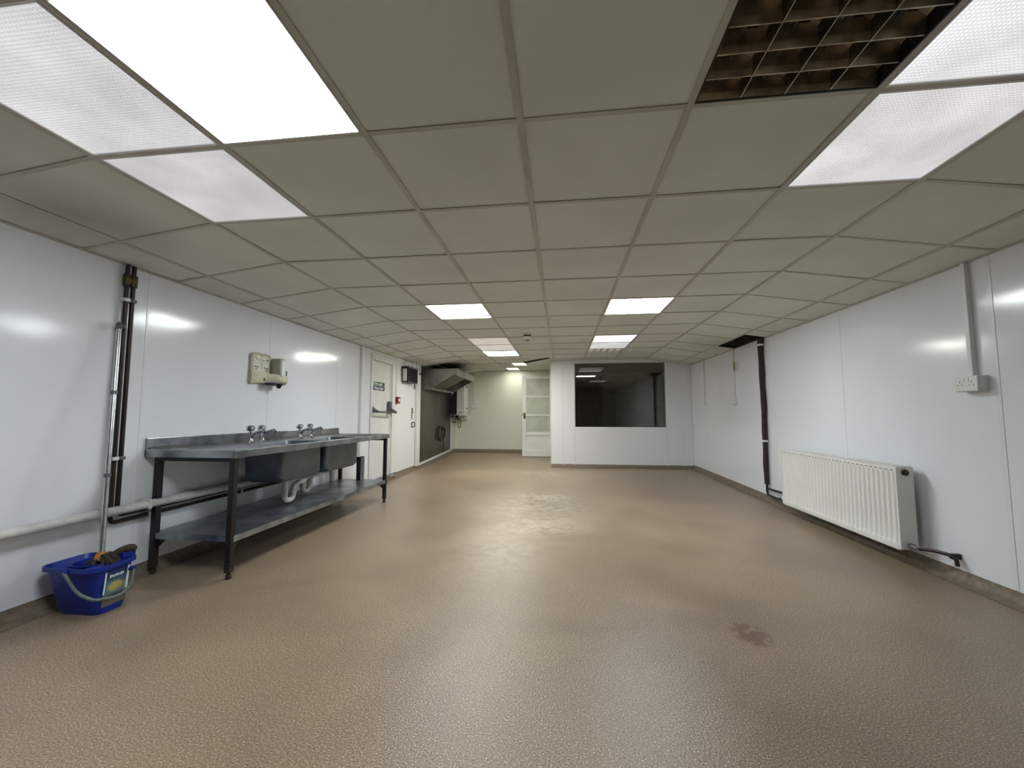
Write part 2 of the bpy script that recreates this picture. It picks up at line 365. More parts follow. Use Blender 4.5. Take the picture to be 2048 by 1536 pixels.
def text(name, s, size, m, parent, origin, right, up, ext=0.0006, bold=0.0, width=None):
    """flat lettering as a mesh: origin = left end of the base line"""
    c = bpy.data.curves.new(name, 'FONT'); c.body = s; c.size = size; c.extrude = ext; c.offset = bold; c.resolution_u = 3
    o = bpy.data.objects.new('tmp_text', c); COL.objects.link(o)
    bpy.context.view_layer.update()
    me = bpy.data.meshes.new_from_object(o.evaluated_get(bpy.context.evaluated_depsgraph_get()))
    bpy.data.objects.remove(o)
    right = Vector(right).normalized(); up = Vector(up).normalized(); nrm = right.cross(up)
    sx = 1.0
    if width:
        xs = [v.co.x for v in me.vertices]; sx = width / (max(xs) - min(xs))
    for v in me.vertices: v.co = Vector(origin) + right * v.co.x * sx + up * v.co.y + nrm * v.co.z
    me.materials.clear(); me.materials.append(m); me.name = name
    o = bpy.data.objects.new(name, me); COL.objects.link(o); o.parent = parent; o['kind'] = 'stuff'
    if parent.type == 'EMPTY': o.matrix_parent_inverse = Matrix.Translation(-Vector(ROOT[parent.name]))
    return o

# ------------------------------------------------------------------ room measures
XL, XR = -2.802, 2.531                        # left and right wall faces
YB, YP, YREAR = 10.58, 8.29, -2.78            # back wall, partition with the window, wall behind the camera
GX, GY, G = -0.1404, 1.4171, 0.6              # ceiling grid origin and pitch
KL, KR = GX - 3 * G, GX + 3 * G               # where the ceiling bends down to the walls
Y_RISE = GY + 12 * G
Y_MID = GY + 5 * G
def rise(y):                                  # the far half of the ceiling climbs very slightly
    if y <= Y_MID: return 0.0
    if y <= Y_RISE: return (y - Y_MID) / (Y_RISE - Y_MID) * 0.033
    return 0.033 + (y - Y_RISE) / (YB - Y_RISE) * 0.057
def cz(x, y):                                 # height of the ceiling face
    z = H + 1.08 + rise(y)
    if x < KL: z -= (KL - x) * 0.1261
    if x > KR: z -= (x - KR) * 0.1503
    return z
def fz(y):
    if y <= 4.9: return 0.0
    if y <= 8.3: return (y - 4.9) / 3.4 * 0.032
    return 0.032 + (y - 8.3) / (YB - 8.3) * 0.073      # the floor ramps up a little into the back
SK = 0.08                                     # height of the coved skirting
ZTOP = 2.75                                   # underside of the roof slab above the ceiling void
XC = -0.2                                     # left end of the window partition

# ------------------------------------------------------------------ floor
bm = bmesh.new()
ys = [YREAR, 0, 2, 4.9, 6.6, 8.3, 9.4, YB + 0.1]; xs = [XL - 0.1, -1.4, 0, 1.3, XR + 0.1]
g = [[bm.verts.new((x, y, fz(y))) for x in xs] for y in ys]
for r0, r1 in zip(g, g[1:]):
    for k in range(len(xs) - 1): bm.faces.new((r0[k], r0[k + 1], r1[k + 1], r1[k]))
ret = bmesh.ops.extrude_face_region(bm, geom=list(bm.faces))
for v in [e for e in ret['geom'] if isinstance(e, bmesh.types.BMVert)]: v.co.z -= 0.12
struct(link('floor', bm, M['floor']))

# ------------------------------------------------------------------ walls
def wall(name, x0, x1, y0, y1, z0=-0.1, z1=ZTOP): return struct(link(name, B(x0, x1, y0, y1, z0, z1), M['core']))
def sub(name, bm, m, parent, smooth=False, label=None):
    o = link(name, bm, m, None, smooth); o.parent = parent
    if label: o['label'] = label
    return o
PT = 0.012                                    # cladding thickness
def clad_x(parent, xw, sgn, y0, y1, z0=None, z1=None, m=None):
    """one sheet of wall cladding on a wall of constant x; the top follows the ceiling"""
    def zt(y): return z1 if z1 is not None else cz(xw, y) + 0.02
    def zb(y): return z0 if z0 is not None else fz(y) + SK - 0.004
    bm = bmesh.new(); ysl = [y0 + 0.004] + [y for y in (Y_MID, Y_RISE, 8.3) if y0 + 0.01 < y < y1 - 0.01] + [y1 - 0.004]; ysl.sort()
    xa, xb = xw, xw - sgn * PT
    prof = [(y, zb(y)) for y in ysl] + [(y, zt(y)) for y in reversed(ysl)]
    prism(bm, prof, lambda y, z: (xa, y, z), lambda y, z: (xb, y, z))
    return sub('cladding_panel', bm, m or M['clad'], parent)
def joint_x(parent, xw, sgn, y, z0=None, z1=None, wd=0.016, th=0.0025, m=None, name='joint_strip'):
    return sub(name, B(min(xw - sgn * 0.005, xw + sgn * th), max(xw - sgn * 0.005, xw + sgn * th), y - wd / 2, y + wd / 2, (fz(y) + SK) if z0 is None else z0, (cz(xw, y) + 0.01) if z1 is None else z1, bev=0.0015, seg=1), m or M['joint'], parent)

wl = wall('wall_left', XL - 0.12, XL - 0.045, YREAR, YB + 0.1)
sub('packer', B(XL - 0.045, XL - PT, YREAR, 5.74, -0.1, ZTOP), M['core'], wl); sub('packer', B(XL - 0.045, XL - PT, 6.61, YB, -0.1, ZTOP), M['core'], wl)
sub('packer', B(XL - 0.045, XL - PT, 5.74, 6.61, 1.98, ZTOP), M['core'], wl)
ybl = [YREAR, -2.37, -1.17, 0.03, 1.23, 2.43, 3.62, 4.83, 5.44]
for a, b in zip(ybl, ybl[1:]): clad_x(wl, XL, 1, a, b)
for y in ybl[1:-1]: joint_x(wl, XL, 1, y)
clad_x(wl, XL, 1, 5.44, 5.735); clad_x(wl, XL, 1, 6.615, 7.62); clad_x(wl, XL, 1, 5.731, 6.619, z0=1.978)
clad_x(wl, XL, 1, 10.17, YB, m=M['clad_far'])
steel = clad_x(wl, XL + 0.012, 1, 7.80, 10.15, m=M['steel_wall']); steel.name = 'steel_sheet'; steel['label'] = 'dull grey stainless steel wall sheet below the extraction canopy'
joint_x(wl, XL, 1, 10.16, wd=0.03, th=0.03)
struct(link('trim_1', B(XL, XL + 0.035, 5.41, 5.47, SK, cz(XL, 5.4) - 0.002, bev=0.006), M['whitept'], None))          # cable cover strip beside the fire door
struct(link('trim_2', B(XL, XL + 0.045, 7.62, 7.80, SK + 0.004, cz(XL, 7.8) - 0.004, bev=0.004), M['whitept'], None))        # corner post before the steel
bm = bmesh.new(); prism(bm, [(7.80, 0.075), (10.15, fz(10.15) + 0.075), (10.15, fz(10.15) + 0.115), (7.80, 0.115)], lambda y, z: (XL + 0.012, y, z), lambda y, z: (XL + 0.03, y, z))
struct(link('trim_3', bm, M['whitept']))

wr = wall('wall_right', XR + PT, XR + 0.12, YREAR, YB + 0.1)
ybr = [YREAR, -2.31, -1.11, 0.09, 1.29, 2.69, 4.0, 5.2, 6.33, 7.5, YP + 0.02]
for a, b in zip(ybr, ybr[1:]): clad_x(wr, XR, -1, a, b)
for y in ybr[1:-1]: joint_x(wr, XR, -1, y, wd=0.03 if y == 2.69 else 0.012)

def clad_y(parent, yw, x0, x1, z0, z1fn, m=None, name='cladding_panel', th=PT):
    xsl = [x0 + 0.004] + [x for x in (KL, KR) if x0 + 0.01 < x < x1 - 0.01] + [x1 - 0.004]
    prof = [(x, z0) for x in (xsl[0], xsl[-1])] + [(x, z1fn(x)) for x in reversed(xsl)]
    bm = bmesh.new(); prism(bm, prof, lambda x, z: (x, yw, z), lambda x, z: (x, yw + th, z))
    return sub(name, bm, m or M['clad'], parent)
def joint_y(parent, yw, x, z0, z1, wd=0.016, m=None): return sub('joint_strip', B(x - wd / 2, x + wd / 2, yw - 0.0025, yw + 0.005, z0, z1, bev=0.0015, seg=1), m or M['joint'], parent)

wb = wall('wall_back', XL - 0.12, XR + 0.12, YB + PT, YB + 0.12)
fb = fz(YB) + SK - 0.004
for a, b in ((XL, -2.66), (-2.66, -1.47), (-1.47, XC)): clad_y(wb, YB, a, b, fb, lambda x: cz(x, YB) + 0.02, M['clad_far'])
for x in (-2.66, -1.47): joint_y(wb, YB, x, fb, cz(x, YB))

# partition with the internal window: opening x 0.283..2.040, z 0.83..2.158
WX0, WX1, WZ0, WZ1 = 0.283, 2.040, H - 0.232, H + 1.045
wp = struct(link('wall_partition', B(XC, WX0 - 0.02, YP + PT, YP + 0.12, -0.1, ZTOP), M['core']))
sub('studwork', B(WX1 + 0.02, XR + 0.02, YP + PT, YP + 0.12, -0.1, ZTOP), M['core'], wp)
sub('studwork', B(WX0 - 0.02, WX1 + 0.02, YP + PT, YP + 0.12, -0.1, WZ0 - 0.02), M['core'], wp)
sub('studwork', B(WX0 - 0.02, WX1 + 0.02, YP + PT, YP + 0.12, WZ1 + 0.012, ZTOP), M['core'], wp)
zc = lambda x: cz(x, YP) + 0.02
for a, b in ((XC, 0.03), (0.03, 0.265)): clad_y(wp, YP, a, b, SK - 0.004, zc)
clad_y(wp, YP, 0.265, 2.045, SK - 0.004, lambda x: WZ0)
clad_y(wp, YP, 0.265, 2.045, WZ1, zc)
clad_y(wp, YP, 2.045, 2.345, SK - 0.004, zc); clad_y(wp, YP, 2.345, XR, SK - 0.004, zc)
for x in (0.03, 2.345): joint_y(wp, YP, x, SK, cz(x, YP))
joint_y(wp, YP, 0.257, SK, cz(0, YP), wd=0.02); joint_y(wp, YP, 2.05, SK, WZ0)
sub('end_cap', B(XC - 0.012, XC, YP - 0.004, YP + 0.14, SK - 0.004, cz(XC, YP)), M['joint'], wp)
wret = struct(link('wall_return', B(XC, XC + 0.1, YP + 0.12, YB + PT, -0.1, ZTOP), M['clad_far']))
wall('wall_rear', XL - 0.12, XR + 0.12, YREAR - 0.12, YREAR)
# store room behind the internal window
sr = struct(link('wall_store', B(XC + 0.1, XR + 0.02, YB - 0.03, YB + PT, 0, ZTOP), M['dark']))
sub('lining', B(XC + 0.1, XC + 0.115, YP + 0.12, YB - 0.03, 0, ZTOP), M['dark'], sr); sub('lining', B(XR - 0.01, XR + PT, YP + 0.12, YB - 0.03, 0, ZTOP), M['dark'], sr)
sub('lining', B(XC + 0.1, XR, YP + 0.12, YB - 0.03, 2.13, 2.16), M['dark'], sr)
d3 = struct(link('door_3', B(0.42, 0.98, YB - 0.065, YB - 0.032, 0.12, 1.98, bev=0.003), M['brown']))
sub('door_lining', B(0.36, 0.42, YB - 0.06, YB - 0.031, 0.12, 2.04), M['brown'], d3); sub('door_lining', B(0.98, 1.04, YB - 0.06, YB - 0.031, 0.12, 2.04), M['brown'], d3)
sub('door_lining', B(0.42, 0.98, YB - 0.06, YB - 0.031, 1.98, 2.04), M['brown'], d3)

# ------------------------------------------------------------------ coved skirting
def cove(name, path, side):
    """path: list of (x, y); side: unit vector pointing from the wall into the room"""
    prof = [(0.0, SK)] + [(0.007 + 0.075 * (1 - math.cos(math.radians(a))), 0.075 * (1 - math.sin(math.radians(a))) + 0.002) for a in (0, 22, 45, 68, 90)] + [(0.0, 0.0)]
    bm = bmesh.new()
    rings = [[(x + side[0] * o, y + side[1] * o, fz(y) + z) for o, z in prof] for x, y in path]
    loft(bm, rings, True, True)
    return struct(link(name, bm, M['cove'], None, smooth=True))
cove('baseboard_left', [(XL - 0.01, y) for y in (YREAR, 2.0, 4.9, 5.7)], (1, 0))
cove('baseboard_left', [(XL - 0.01, y) for y in (6.62, 8.3, YB)], (1, 0))
cove('baseboard_right', [(XR + 0.01, y) for y in (YREAR, 3.0, 4.9, YP)], (-1, 0))
cove('baseboard_partition', [(x, YP + 0.01) for x in (XC - 0.01, 1.0, XR)], (0, -1))
cove('baseboard_back', [(x, YB + 0.01) for x in (XL, -1.5, XC)], (0, -1))

# ------------------------------------------------------------------ ceiling: roof slab, grid and tiles
ce = struct(link('ceiling', B(XL - 0.12, XR + 0.12, YREAR - 0.12, YB + 0.12, ZTOP, ZTOP + 0.1), M['void']))
LIGHTS = {}                                   # cells taken by light fittings
for c in ((-2, -1), (-3, -1), (-3, 0), (1, -1), (2, -1), (2, 0), (-2, 4), (1, 4), (-2, 7), (-2, 8), (-2, 9), (1, 7), (1, 8), (1, 9), (-2, 12), (-2, 14)): LIGHTS[c] = 1
J0, J1 = -7, 15
def gx(i): return GX + i * G
def gy(j): return GY + j * G
def hexa(bm, x0, x1, y0, y1, dz, th, jit=(0, 0, 0, 0)):
    q = [(x0, y0), (x1, y0), (x1, y1), (x0, y1)]
    a = [bm.verts.new((x, y, cz(x, y) + dz + jt)) for (x, y), jt in zip(q, jit)]; b = [bm.verts.new((v.co.x, v.co.y, v.co.z + th)) for v in a]
    bm.faces.new(a[::-1]); bm.faces.new(b)
    for k in range(4): bm.faces.new((a[k], a[(k + 1) % 4], b[(k + 1) % 4], b[k]))
    return bm
colsx = [XL] + [gx(i) for i in range(-4, 5)] + [XR]
for j in range(J0, J1 + 1):
    for k in range(len(colsx) - 1):
        i = k - 5
        if (i, j) in LIGHTS: continue
        x0, x1, y0, y1 = colsx[k] + 0.006, colsx[k + 1] - 0.006, gy(j) + 0.006, min(gy(j + 1), YB) - 0.006
        if y1 - y0 < 0.05: continue
        if y0 > YP - 0.1 and x0 > XC: continue
        if y0 < YP < y1 and x0 > XC - 0.3: y1 = YP - 0.005
        if y0 > YP and x1 > XC: x1 = XC - 0.015
        if i == 4 and j == 7: continue                                  # the missing tile: open hole to the void
        if i == 4 and j == 6: y1 = gy(6) + 0.30
        jt = [random.uniform(0, 0.0035) for _ in range(4)]
        if (i, j) == (-1, 11): jt = [0.0, 0.0, -0.004, 0.0]
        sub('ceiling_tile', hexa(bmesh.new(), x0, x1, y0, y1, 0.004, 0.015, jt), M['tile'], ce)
def strip_y(i, wd):
    x = gx(i); bm = bmesh.new(); yl = [YREAR, Y_MID, Y_RISE, YB]
    if x > XC: yl = [YREAR, Y_MID, YP - 0.005]
    for a, b in zip(yl, yl[1:]): hexa(bm, x - wd / 2, x + wd / 2, a, b, 0.0, 0.003)
    return bm
for i in range(-4, 5): sub('main_runner', strip_y(i, 0.024), M['bar'], ce)
for j in range(J0 + 1, J1 + 1):
    y = gy(j)
    if y > YB - 0.02: continue
    xe = XR if y < YP - 0.03 else XC - 0.01
    for a, b in ((XL, KL - 0.012), (KL + 0.012, min(KR - 0.012, xe)), (KR + 0.012, xe)):
        if b - a < 0.05: continue
        if j == 7 and a > 1: b = gx(4) + 0.012
        sub('cross_bar', hexa(bmesh.new(), a, b, y - 0.011, y + 0.011, 0.001, 0.003), M['bar'], ce)
for nm, x0, x1, yl in (('wall_angle', XL, XL + 0.022, [YREAR, Y_MID, Y_RISE, YB]), ('wall_angle', XR - 0.022, XR, [YREAR, Y_MID, gy(6) + 0.30]), ('wall_angle', XR - 0.022, XR, [gy(8), YP])):
    bm = bmesh.new()
    for a, b in zip(yl, yl[1:]): hexa(bm, x0, x1, a, b, 0.0, 0.003)
    sub(nm, bm, M['bar'], ce)
for a, b in ((XL, KL), (KL, XC)): sub('wall_angle', hexa(bmesh.new(), a, b, YB - 0.02, YB, 0.0, 0.003), M['bar'], ce)
for a, b in ((XC, KR), (KR, XR)): sub('wall_angle', hexa(bmesh.new(), a, b, YP - 0.02, YP, 0.0, 0.003), M['bar'], ce)
# added dark strip stands in for the unlit gap where the ceiling steps
bm = bmesh.new()
a_, b_ = Vector((-0.738, 8.44, cz(0, 8.44) - 0.003)), Vector((XC - 0.02, 7.86, cz(0, 7.86) - 0.002)); d_ = (b_ - a_).normalized(); n_ = Vector((-d_.y, d_.x, 0))
prism(bm, [(-0.055, 0.0), (0.02, 0.0), (0.02, -0.022), (-0.02, -0.026)], lambda u, v: a_ + n_ * u + Vector((0, 0, v)), lambda u, v: b_ + n_ * u * 0.6 + Vector((0, 0, v * 0.5)))
sub('dark_gap_strip', bm, M['void'], ce, label='dark strip standing in for the unlit ceiling gap beside the partition')
# a broken bit of tile tipped up in the hole
bm = bmesh.new(); hexa(bm, gx(4) + 0.03, XR - 0.04, gy(6) + 0.33, gy(6) + 0.55, 0.02, 0.014, (0, 0.0, 0.17, 0.2)); sub('broken_tile', bm, M['void'], ce)
for a in (0, 1): sub('hole_edge', B(XR - 0.022, XR, gy(6) + 0.3, gy(8), cz(XR, gy(7)) + 0.01, cz(XR, gy(7)) + 0.03) if a else hexa(bmesh.new(), gx(4) + 0.012, XR - 0.02, gy(8) - 0.012, gy(8) + 0.006, 0.002, 0.03), M['void'], ce)
struct(link('trim_4', B(XR - 0.004, XR + 0.02, gy(6) + 0.25, gy(8) + 0.02, cz(XR, gy(7)) + 0.022, ZTOP), M['void'], None))

# ------------------------------------------------------------------ light fittings
def cell(i, j):
    x0, x1, y0, y1 = gx(i) + 0.010, gx(i + 1) - 0.010, gy(j) + 0.010, min(gy(j + 1), YB) - 0.010
    return x0, x1, y0, y1
def fitting(i, j, label, cat='ceiling light', name='ceiling_light', group=None):
    x0, x1, y0, y1 = cell(i, j)
    return thing(name, label, cat, ((x0 + x1) / 2, (y0 + y1) / 2, cz((x0 + x1) / 2, (y0 + y1) / 2)), group), x0, x1, y0, y1
def frame_ring(x0, x1, y0, y1, wd, dz, th):
    bm = bmesh.new()
    hexa(bm, x0, x1, y0, y0 + wd, dz, th); hexa(bm, x0, x1, y1 - wd, y1, dz, th); hexa(bm, x0, x0 + wd, y0 + wd, y1 - wd, dz, th); hexa(bm, x1 - wd, x1, y0 + wd, y1 - wd, dz, th)
    return bm
def tray(t, x0, x1, y0, y1, m):
    bm = bmesh.new(); hexa(bm, x0, x1, y0, y1, 0.09, 0.004)
    for a in ((x0, x0 + 0.003, y0, y1), (x1 - 0.003, x1, y0, y1), (x0, x1, y0, y0 + 0.003), (x0, x1, y1 - 0.003, y1)): hexa(bm, *a, 0.004, 0.09)
    part('tray', bm, m, t)
def led_panel(i, j, label, m='led', drop=0.0):
    t, x0, x1, y0, y1 = fitting(i, j, label)
    part('frame', frame_ring(x0, x1, y0, y1, 0.008, -drop, 0.012 + drop), M['whitept'], t)
    part('diffuser', hexa(bmesh.new(), x0 + 0.008, x1 - 0.008, y0 + 0.008, y1 - 0.008, 0.003 - drop, 0.005), M[m], t)
    t['group'] = 'lit LED ceiling panels'
    return t
def prismatic(i, j, label, m):
    t, x0, x1, y0, y1 = fitting(i, j, label)
    part('frame', frame_ring(x0, x1, y0, y1, 0.008, 0.0, 0.02), M['whitept'], t)
    bm = hexa(bmesh.new(), x0 + 0.008, x1 - 0.008, y0 + 0.008, y1 - 0.008, 0.004, 0.004)
    for v in bm.verts: v.co -= Vector(ROOT[t.name])
    o = link('diffuser', bm, M[m]); o.parent = t
    tray(t, x0, x1, y0, y1, M['whitept'])
    t['group'] = 'ribbed diffuser ceiling lights'
    return t
def louvre(i, j, label, nx=4, ny=4, lit=None, dim=None, hd=0.05, reflect='mirror', blade='blade', back='void'):
    t, x0, x1, y0, y1 = fitting(i, j, label)
    part('frame', frame_ring(x0, x1, y0, y1, 0.006, 0.0, 0.02), M['bar'] if dim else M['black'], t)
    tray(t, x0, x1, y0, y1, M[back])
    xi0, xi1, yi0, yi1 = x0 + 0.008, x1 - 0.008, y0 + 0.03, y1 - 0.008
    def vbar(bm, x, ya, yb, wd):                # tapering blade along y
        for s in range(1):
            za = cz(x, ya) + 0.002; zb = cz(x, yb) + 0.002
            a = [bm.verts.new((x + dx, ya, za + dzz)) for dx, dzz in ((-wd * .25, 0), (wd * .25, 0), (wd, hd), (-wd, hd))]
            b = [bm.verts.new((x + dx, yb, zb + dzz)) for dx, dzz in ((-wd * .25, 0), (wd * .25, 0), (wd, hd), (-wd, hd))]
            for k in range(4): bm.faces.new((a[k], a[(k + 1) % 4], b[(k + 1) % 4], b[k]))
            bm.faces.new(a[::-1]); bm.faces.new(b)
    for k in range(1, nx):
        bm = bmesh.new(); vbar(bm, xi0 + (xi1 - xi0) * k / nx, yi0, yi1, 0.006); part('blade', bm, M[blade], t)
    for k in range(0, ny + 1):
        y = yi0 + (yi1 - yi0) * k / ny; bm = bmesh.new(); wd = 0.016
        za = cz(x0, y) + 0.003
        prof = [(-wd * .12, 0), (wd * .12, 0), (wd * .5, hd * .35), (wd, hd), (-wd, hd), (-wd * .5, hd * .35)]
        prism(bm, prof, lambda a, b: (xi0, y + a, za + b), lambda a, b: (xi1, y + a, za + b))
        part('cross_blade', bm, M[reflect], t, smooth=False)
    for k in range(nx):                         # trough reflectors and tubes
        xa, xb = xi0 + (xi1 - xi0) * k / nx, xi0 + (xi1 - xi0) * (k + 1) / nx; xm = (xa + xb) / 2
        bm = bmesh.new(); n = 8; prev = None
        for q in range(n + 1):
            u = q / n; x = xa + (xb - xa) * u; z = 0.05 + 0.032 * math.sin(PI * u)
            p = (bm.verts.new((x, yi0, cz(x0, y0) + z)), bm.verts.new((x, yi1, cz(x0, y1) + z)))
            if prev: bm.faces.new((prev[0], prev[1], p[1], p[0]))
            prev = p
        part('reflector', bm, M[reflect], t, smooth=True)
        mm = M['whitepl']
        if lit and k in lit: mm = M['tube_lit']
        elif dim and k in dim: mm = M['dim']
        if (lit and k in lit) or (dim and k in dim):
            part('lamp_glow_panel', hexa(bmesh.new(), xa + 0.004, xb - 0.004, yi0, yi1, 0.046, 0.003), mm, t)
        else:
            part('tube', T([(xm, yi0 + 0.01, cz(x0, y0) + 0.06), (xm, yi1 - 0.01, cz(x0, y1) + 0.06)], 0.008, n=8), M['greypl'] if mm is M['whitepl'] else mm, t, smooth=True)
    t['group'] = 'louvred ceiling lights'
    return t
led_panel(-2, -1, 'glaring lit LED ceiling panel nearest the camera at upper left', 'led')
prismatic(-3, -1, 'large ribbed pale diffuser light left of the nearest lit panel', 'pr_a')
prismatic(-3, 0, 'ribbed grey-white diffuser light ending nearest the left wall pipes', 'pr_b')
louvre(1, -1, 'unlit dark mirror louvre light with square cells at upper right', 4, 6, hd=0.062)
prismatic(2, -1, 'bright ribbed diffuser light in the upper right corner beside the dark louvre', 'pr_c')
prismatic(2, 0, 'ribbed diffuser light with streaks, just beyond the upper right corner one', 'pr_d')
led_panel(-2, 4, 'lit LED ceiling panel in mid ceiling on the left row', 'led')
led_panel(1, 4, 'lit LED ceiling panel in mid ceiling on the right row', 'led')
prismatic(-2, 7, 'dull pinkish ribbed diffuser light, first of the far left three', 'pr_warm')
prismatic(-2, 8, 'pale warm-grey diffuser light directly before the far lit panel', 'pr_w2')
led_panel(-2, 9, 'lit LED ceiling panel furthest along the left row, behind two dull diffusers', 'led_w', 0.01)
prismatic(1, 7, 'bright white ribbed diffuser light beyond the right lit panel', 'pr_e')
prismatic(1, 8, 'white ribbed diffuser light nearer the internal window', 'pr_f')
louvre(1, 9, 'unlit pale louvre light right in front of the internal window', 5, 1, dim=(0, 1, 2, 3, 4), reflect='whitept', blade='bar', back='whitept')
louvre(-2, 12, 'louvre light over the back bay lit only on its right half', 6, 1, lit=(3, 4, 5), dim=(0, 1, 2), back='whitept', reflect='whitept', blade='bar')
louvre(-2, 14, 'furthest ceiling light by the back wall, lit only on its left half', 2, 1, lit=(0,), dim=(1,), back='whitept', reflect='whitept', blade='bar')

# ------------------------------------------------------------------ internal window
w1 = struct(thing('window_1', None, None, (1.16, YP + 0.05, WZ0)))
bm = bmesh.new()
box(bm, WX0 - 0.02, WX0, YP + 0.002, YP + 0.12, WZ0 - 0.02, WZ1 + 0.012); box(bm, WX1, WX1 + 0.02, YP + 0.002, YP + 0.12, WZ0 - 0.02, WZ1 + 0.012)
box(bm, WX0, WX1, YP + 0.002, YP + 0.12, WZ0 - 0.02, WZ0); box(bm, WX0, WX1, YP + 0.002, YP + 0.12, WZ1, WZ1 + 0.012)
part('window_frame', bm, M['whitept'], w1)
def pane(y, yaw, pitch):
    bm = B(WX0 + 0.004, WX1 - 0.004, y - 0.003, y + 0.003, WZ0 + 0.003, WZ1 - 0.003, rot=(Matrix.Rotation(yaw, 3, 'Z') @ Matrix.Rotation(pitch, 3, 'X')))
    part('pane', bm, M['glass'], w1)
pane(YP + 0.035, 0.0, 0.012); pane(YP + 0.07, 0.0, 0.012)

# ------------------------------------------------------------------ fire door (left wall)
d1 = struct(thing('door_1', None, None, (XL, 6.15, 0)))
bm = bmesh.new()
box(bm, XL - 0.045, XL + 0.018, 5.736, 5.79, 0.06, 1.908, bev=0.004); box(bm, XL - 0.045, XL + 0.026, 6.49, 6.612, 0.06, 1.908, bev=0.006); box(bm, XL - 0.045, XL + 0.03, 5.734, 6.616, 1.90, 1.985, bev=0.006)
part('door_frame', bm, M['whitept'], d1)
part('door_stop', B(XL - 0.04, XL - 0.002, 6.455, 6.49, 0.07, 1.90, bev=0.003), M['whitept'], d1)
part('door_leaf', B(XL - 0.045, XL - 0.012, 5.79, 6.455, 0.075, 1.895, bev=0.003), M['whitept'], d1)
part('threshold', B(XL - 0.045, XL + 0.02, 5.70, 6.62, -0.02, 0.072), M['cove'], d1)
for y in (5.80, 5.98, 6.16, 6.34, 6.5): part('screw_head', lathe(bmesh.new(), (XL + 0.03, y, 1.945), [(0.007, 0), (0.007, 0.002), (0.004, 0.003)], 10, 'x'), M['greypl'], d1)
pb = thing('panic_bar', 'grey push bar exit latch across the white fire door', 'door latch', (XL - 0.012, 6.12, 1.1))
X0 = XL - 0.012
bm = bmesh.new(); prism(bm, [(X0, 1.16), (X0 + 0.03, 1.19), (X0 + 0.05, 1.16), (X0 + 0.12, 1.125), (X0 + 0.12, 1.095), (X0, 1.10)], lambda x, z: (x, 5.795, z), lambda x, z: (x, 5.83, z))
part('hinge_housing', bm, M['greypl'], pb)
part('latch_housing', B(X0, X0 + 0.05, 6.36, 6.455, 1.09, 1.285, bev=0.01), M['greypl'], pb)
bm = bmesh.new(); prism(bm, [(X0 + 0.045, 1.18), (X0 + 0.13, 1.13), (X0 + 0.13, 1.095), (X0 + 0.045, 1.095)], lambda x, z: (x, 6.385, z), lambda x, z: (x, 6.43, z)); part('lever_arm', bm, M['greypl'], pb)
part('bar', T([(X0 + 0.115, 5.80, 1.11), (X0 + 0.115, 6.44, 1.11)], 0.014, n=12), M['greypl'], pb, True)
part('end_cone', lathe(bmesh.new(), (X0 + 0.115, 6.44, 1.11), [(0.024, 0), (0.02, 0.02), (0.004, 0.045)], 12, 'y'), M['greypl'], pb, True)
sg = thing('safety_sign', 'small green over blue fire exit sign on the white door', 'sign', (XL - 0.012, 6.03, 1.45))
XS = XL - 0.0115
part('green_panel', B(XS, XS + 0.002, 5.80, 6.25, 1.512, 1.575), M['green'], sg); part('blue_panel', B(XS, XS + 0.002, 5.80, 6.25, 1.445, 1.508), M['signblue'], sg)
text('lettering', 'Fire exit', 0.068, M['signwhite'], sg, (XS + 0.0022, 5.90, 1.524), (0, 1, 0), (0, 0, 1), bold=0.0015, width=0.26)
text('lettering', 'Keep clear', 0.064, M['signwhite'], sg, (XS + 0.0022, 5.89, 1.460), (0, 1, 0), (0, 0, 1), bold=0.0015, width=0.32)
bm = bmesh.new(); box(bm, XS + 0.002, XS + 0.0028, 5.803, 5.868, 1.515, 1.572); part('pictogram_ground', bm, M['signwhite'], sg)
bm = bmesh.new()                               # running figure beside a doorway
lathe(bm, (XS + 0.0028, 5.838, 1.562), [(0.006, 0), (0.006, 0.0006)], 10, 'x')
for a, b in (((5.838, 1.555), (5.832, 1.538)), ((5.832, 1.538), (5.842, 1.528)), ((5.842, 1.528), (5.836, 1.519)), ((5.832, 1.538), (5.824, 1.530)), ((5.824, 1.53), (5.816, 1.528)), ((5.838, 1.552), (5.848, 1.546)), ((5.838, 1.552), (5.826, 1.549))):
    tube(bm, [(XS + 0.003, a[0], a[1]), (XS + 0.003, b[0], b[1])], 0.0026, n=6)
part('running_figure', bm, M['green'], sg)
bm = bmesh.new(); lathe(bm, (XS + 0.002, 5.835, 1.477), [(0.026, 0), (0.026, 0.0008)], 20, 'x'); part('mandatory_disc', bm, M['signwhite'], sg)
bm = bmesh.new(); lathe(bm, (XS + 0.0028, 5.835, 1.477), [(0.022, 0), (0.022, 0.0006)], 20, 'x'); part('disc_ground', bm, M['signblue'], sg)
bm = bmesh.new(); box(bm, XS + 0.0034, XS + 0.004, 5.832, 5.838, 1.471, 1.492); box(bm, XS + 0.0034, XS + 0.004, 5.832, 5.838, 1.461, 1.467); part('exclamation_mark', bm, M['signwhite'], sg)

cp = thing('fire_alarm_call_point', 'small red break-glass call point right of the fire door', 'fire alarm', (XL, 6.71, 1.3))
part('housing', B(XL, XL + 0.055, 6.64, 6.76, 1.262, 1.372, bev=0.006), M['red'], cp)
part('glass_plate', B(XL + 0.055, XL + 0.058, 6.67, 6.73, 1.295, 1.345, bev=0.001), M['signwhite'], cp)
tag(link('cable', T(fillet([(XL + 0.012, 6.66, 1.372), (XL + 0.012, 6.66, cz(XL, 6.66) - 0.01)], 0.02), 0.007, n=8), M['whitepl'], None, True), 'thin white cable running up from the red call point', 'cable')

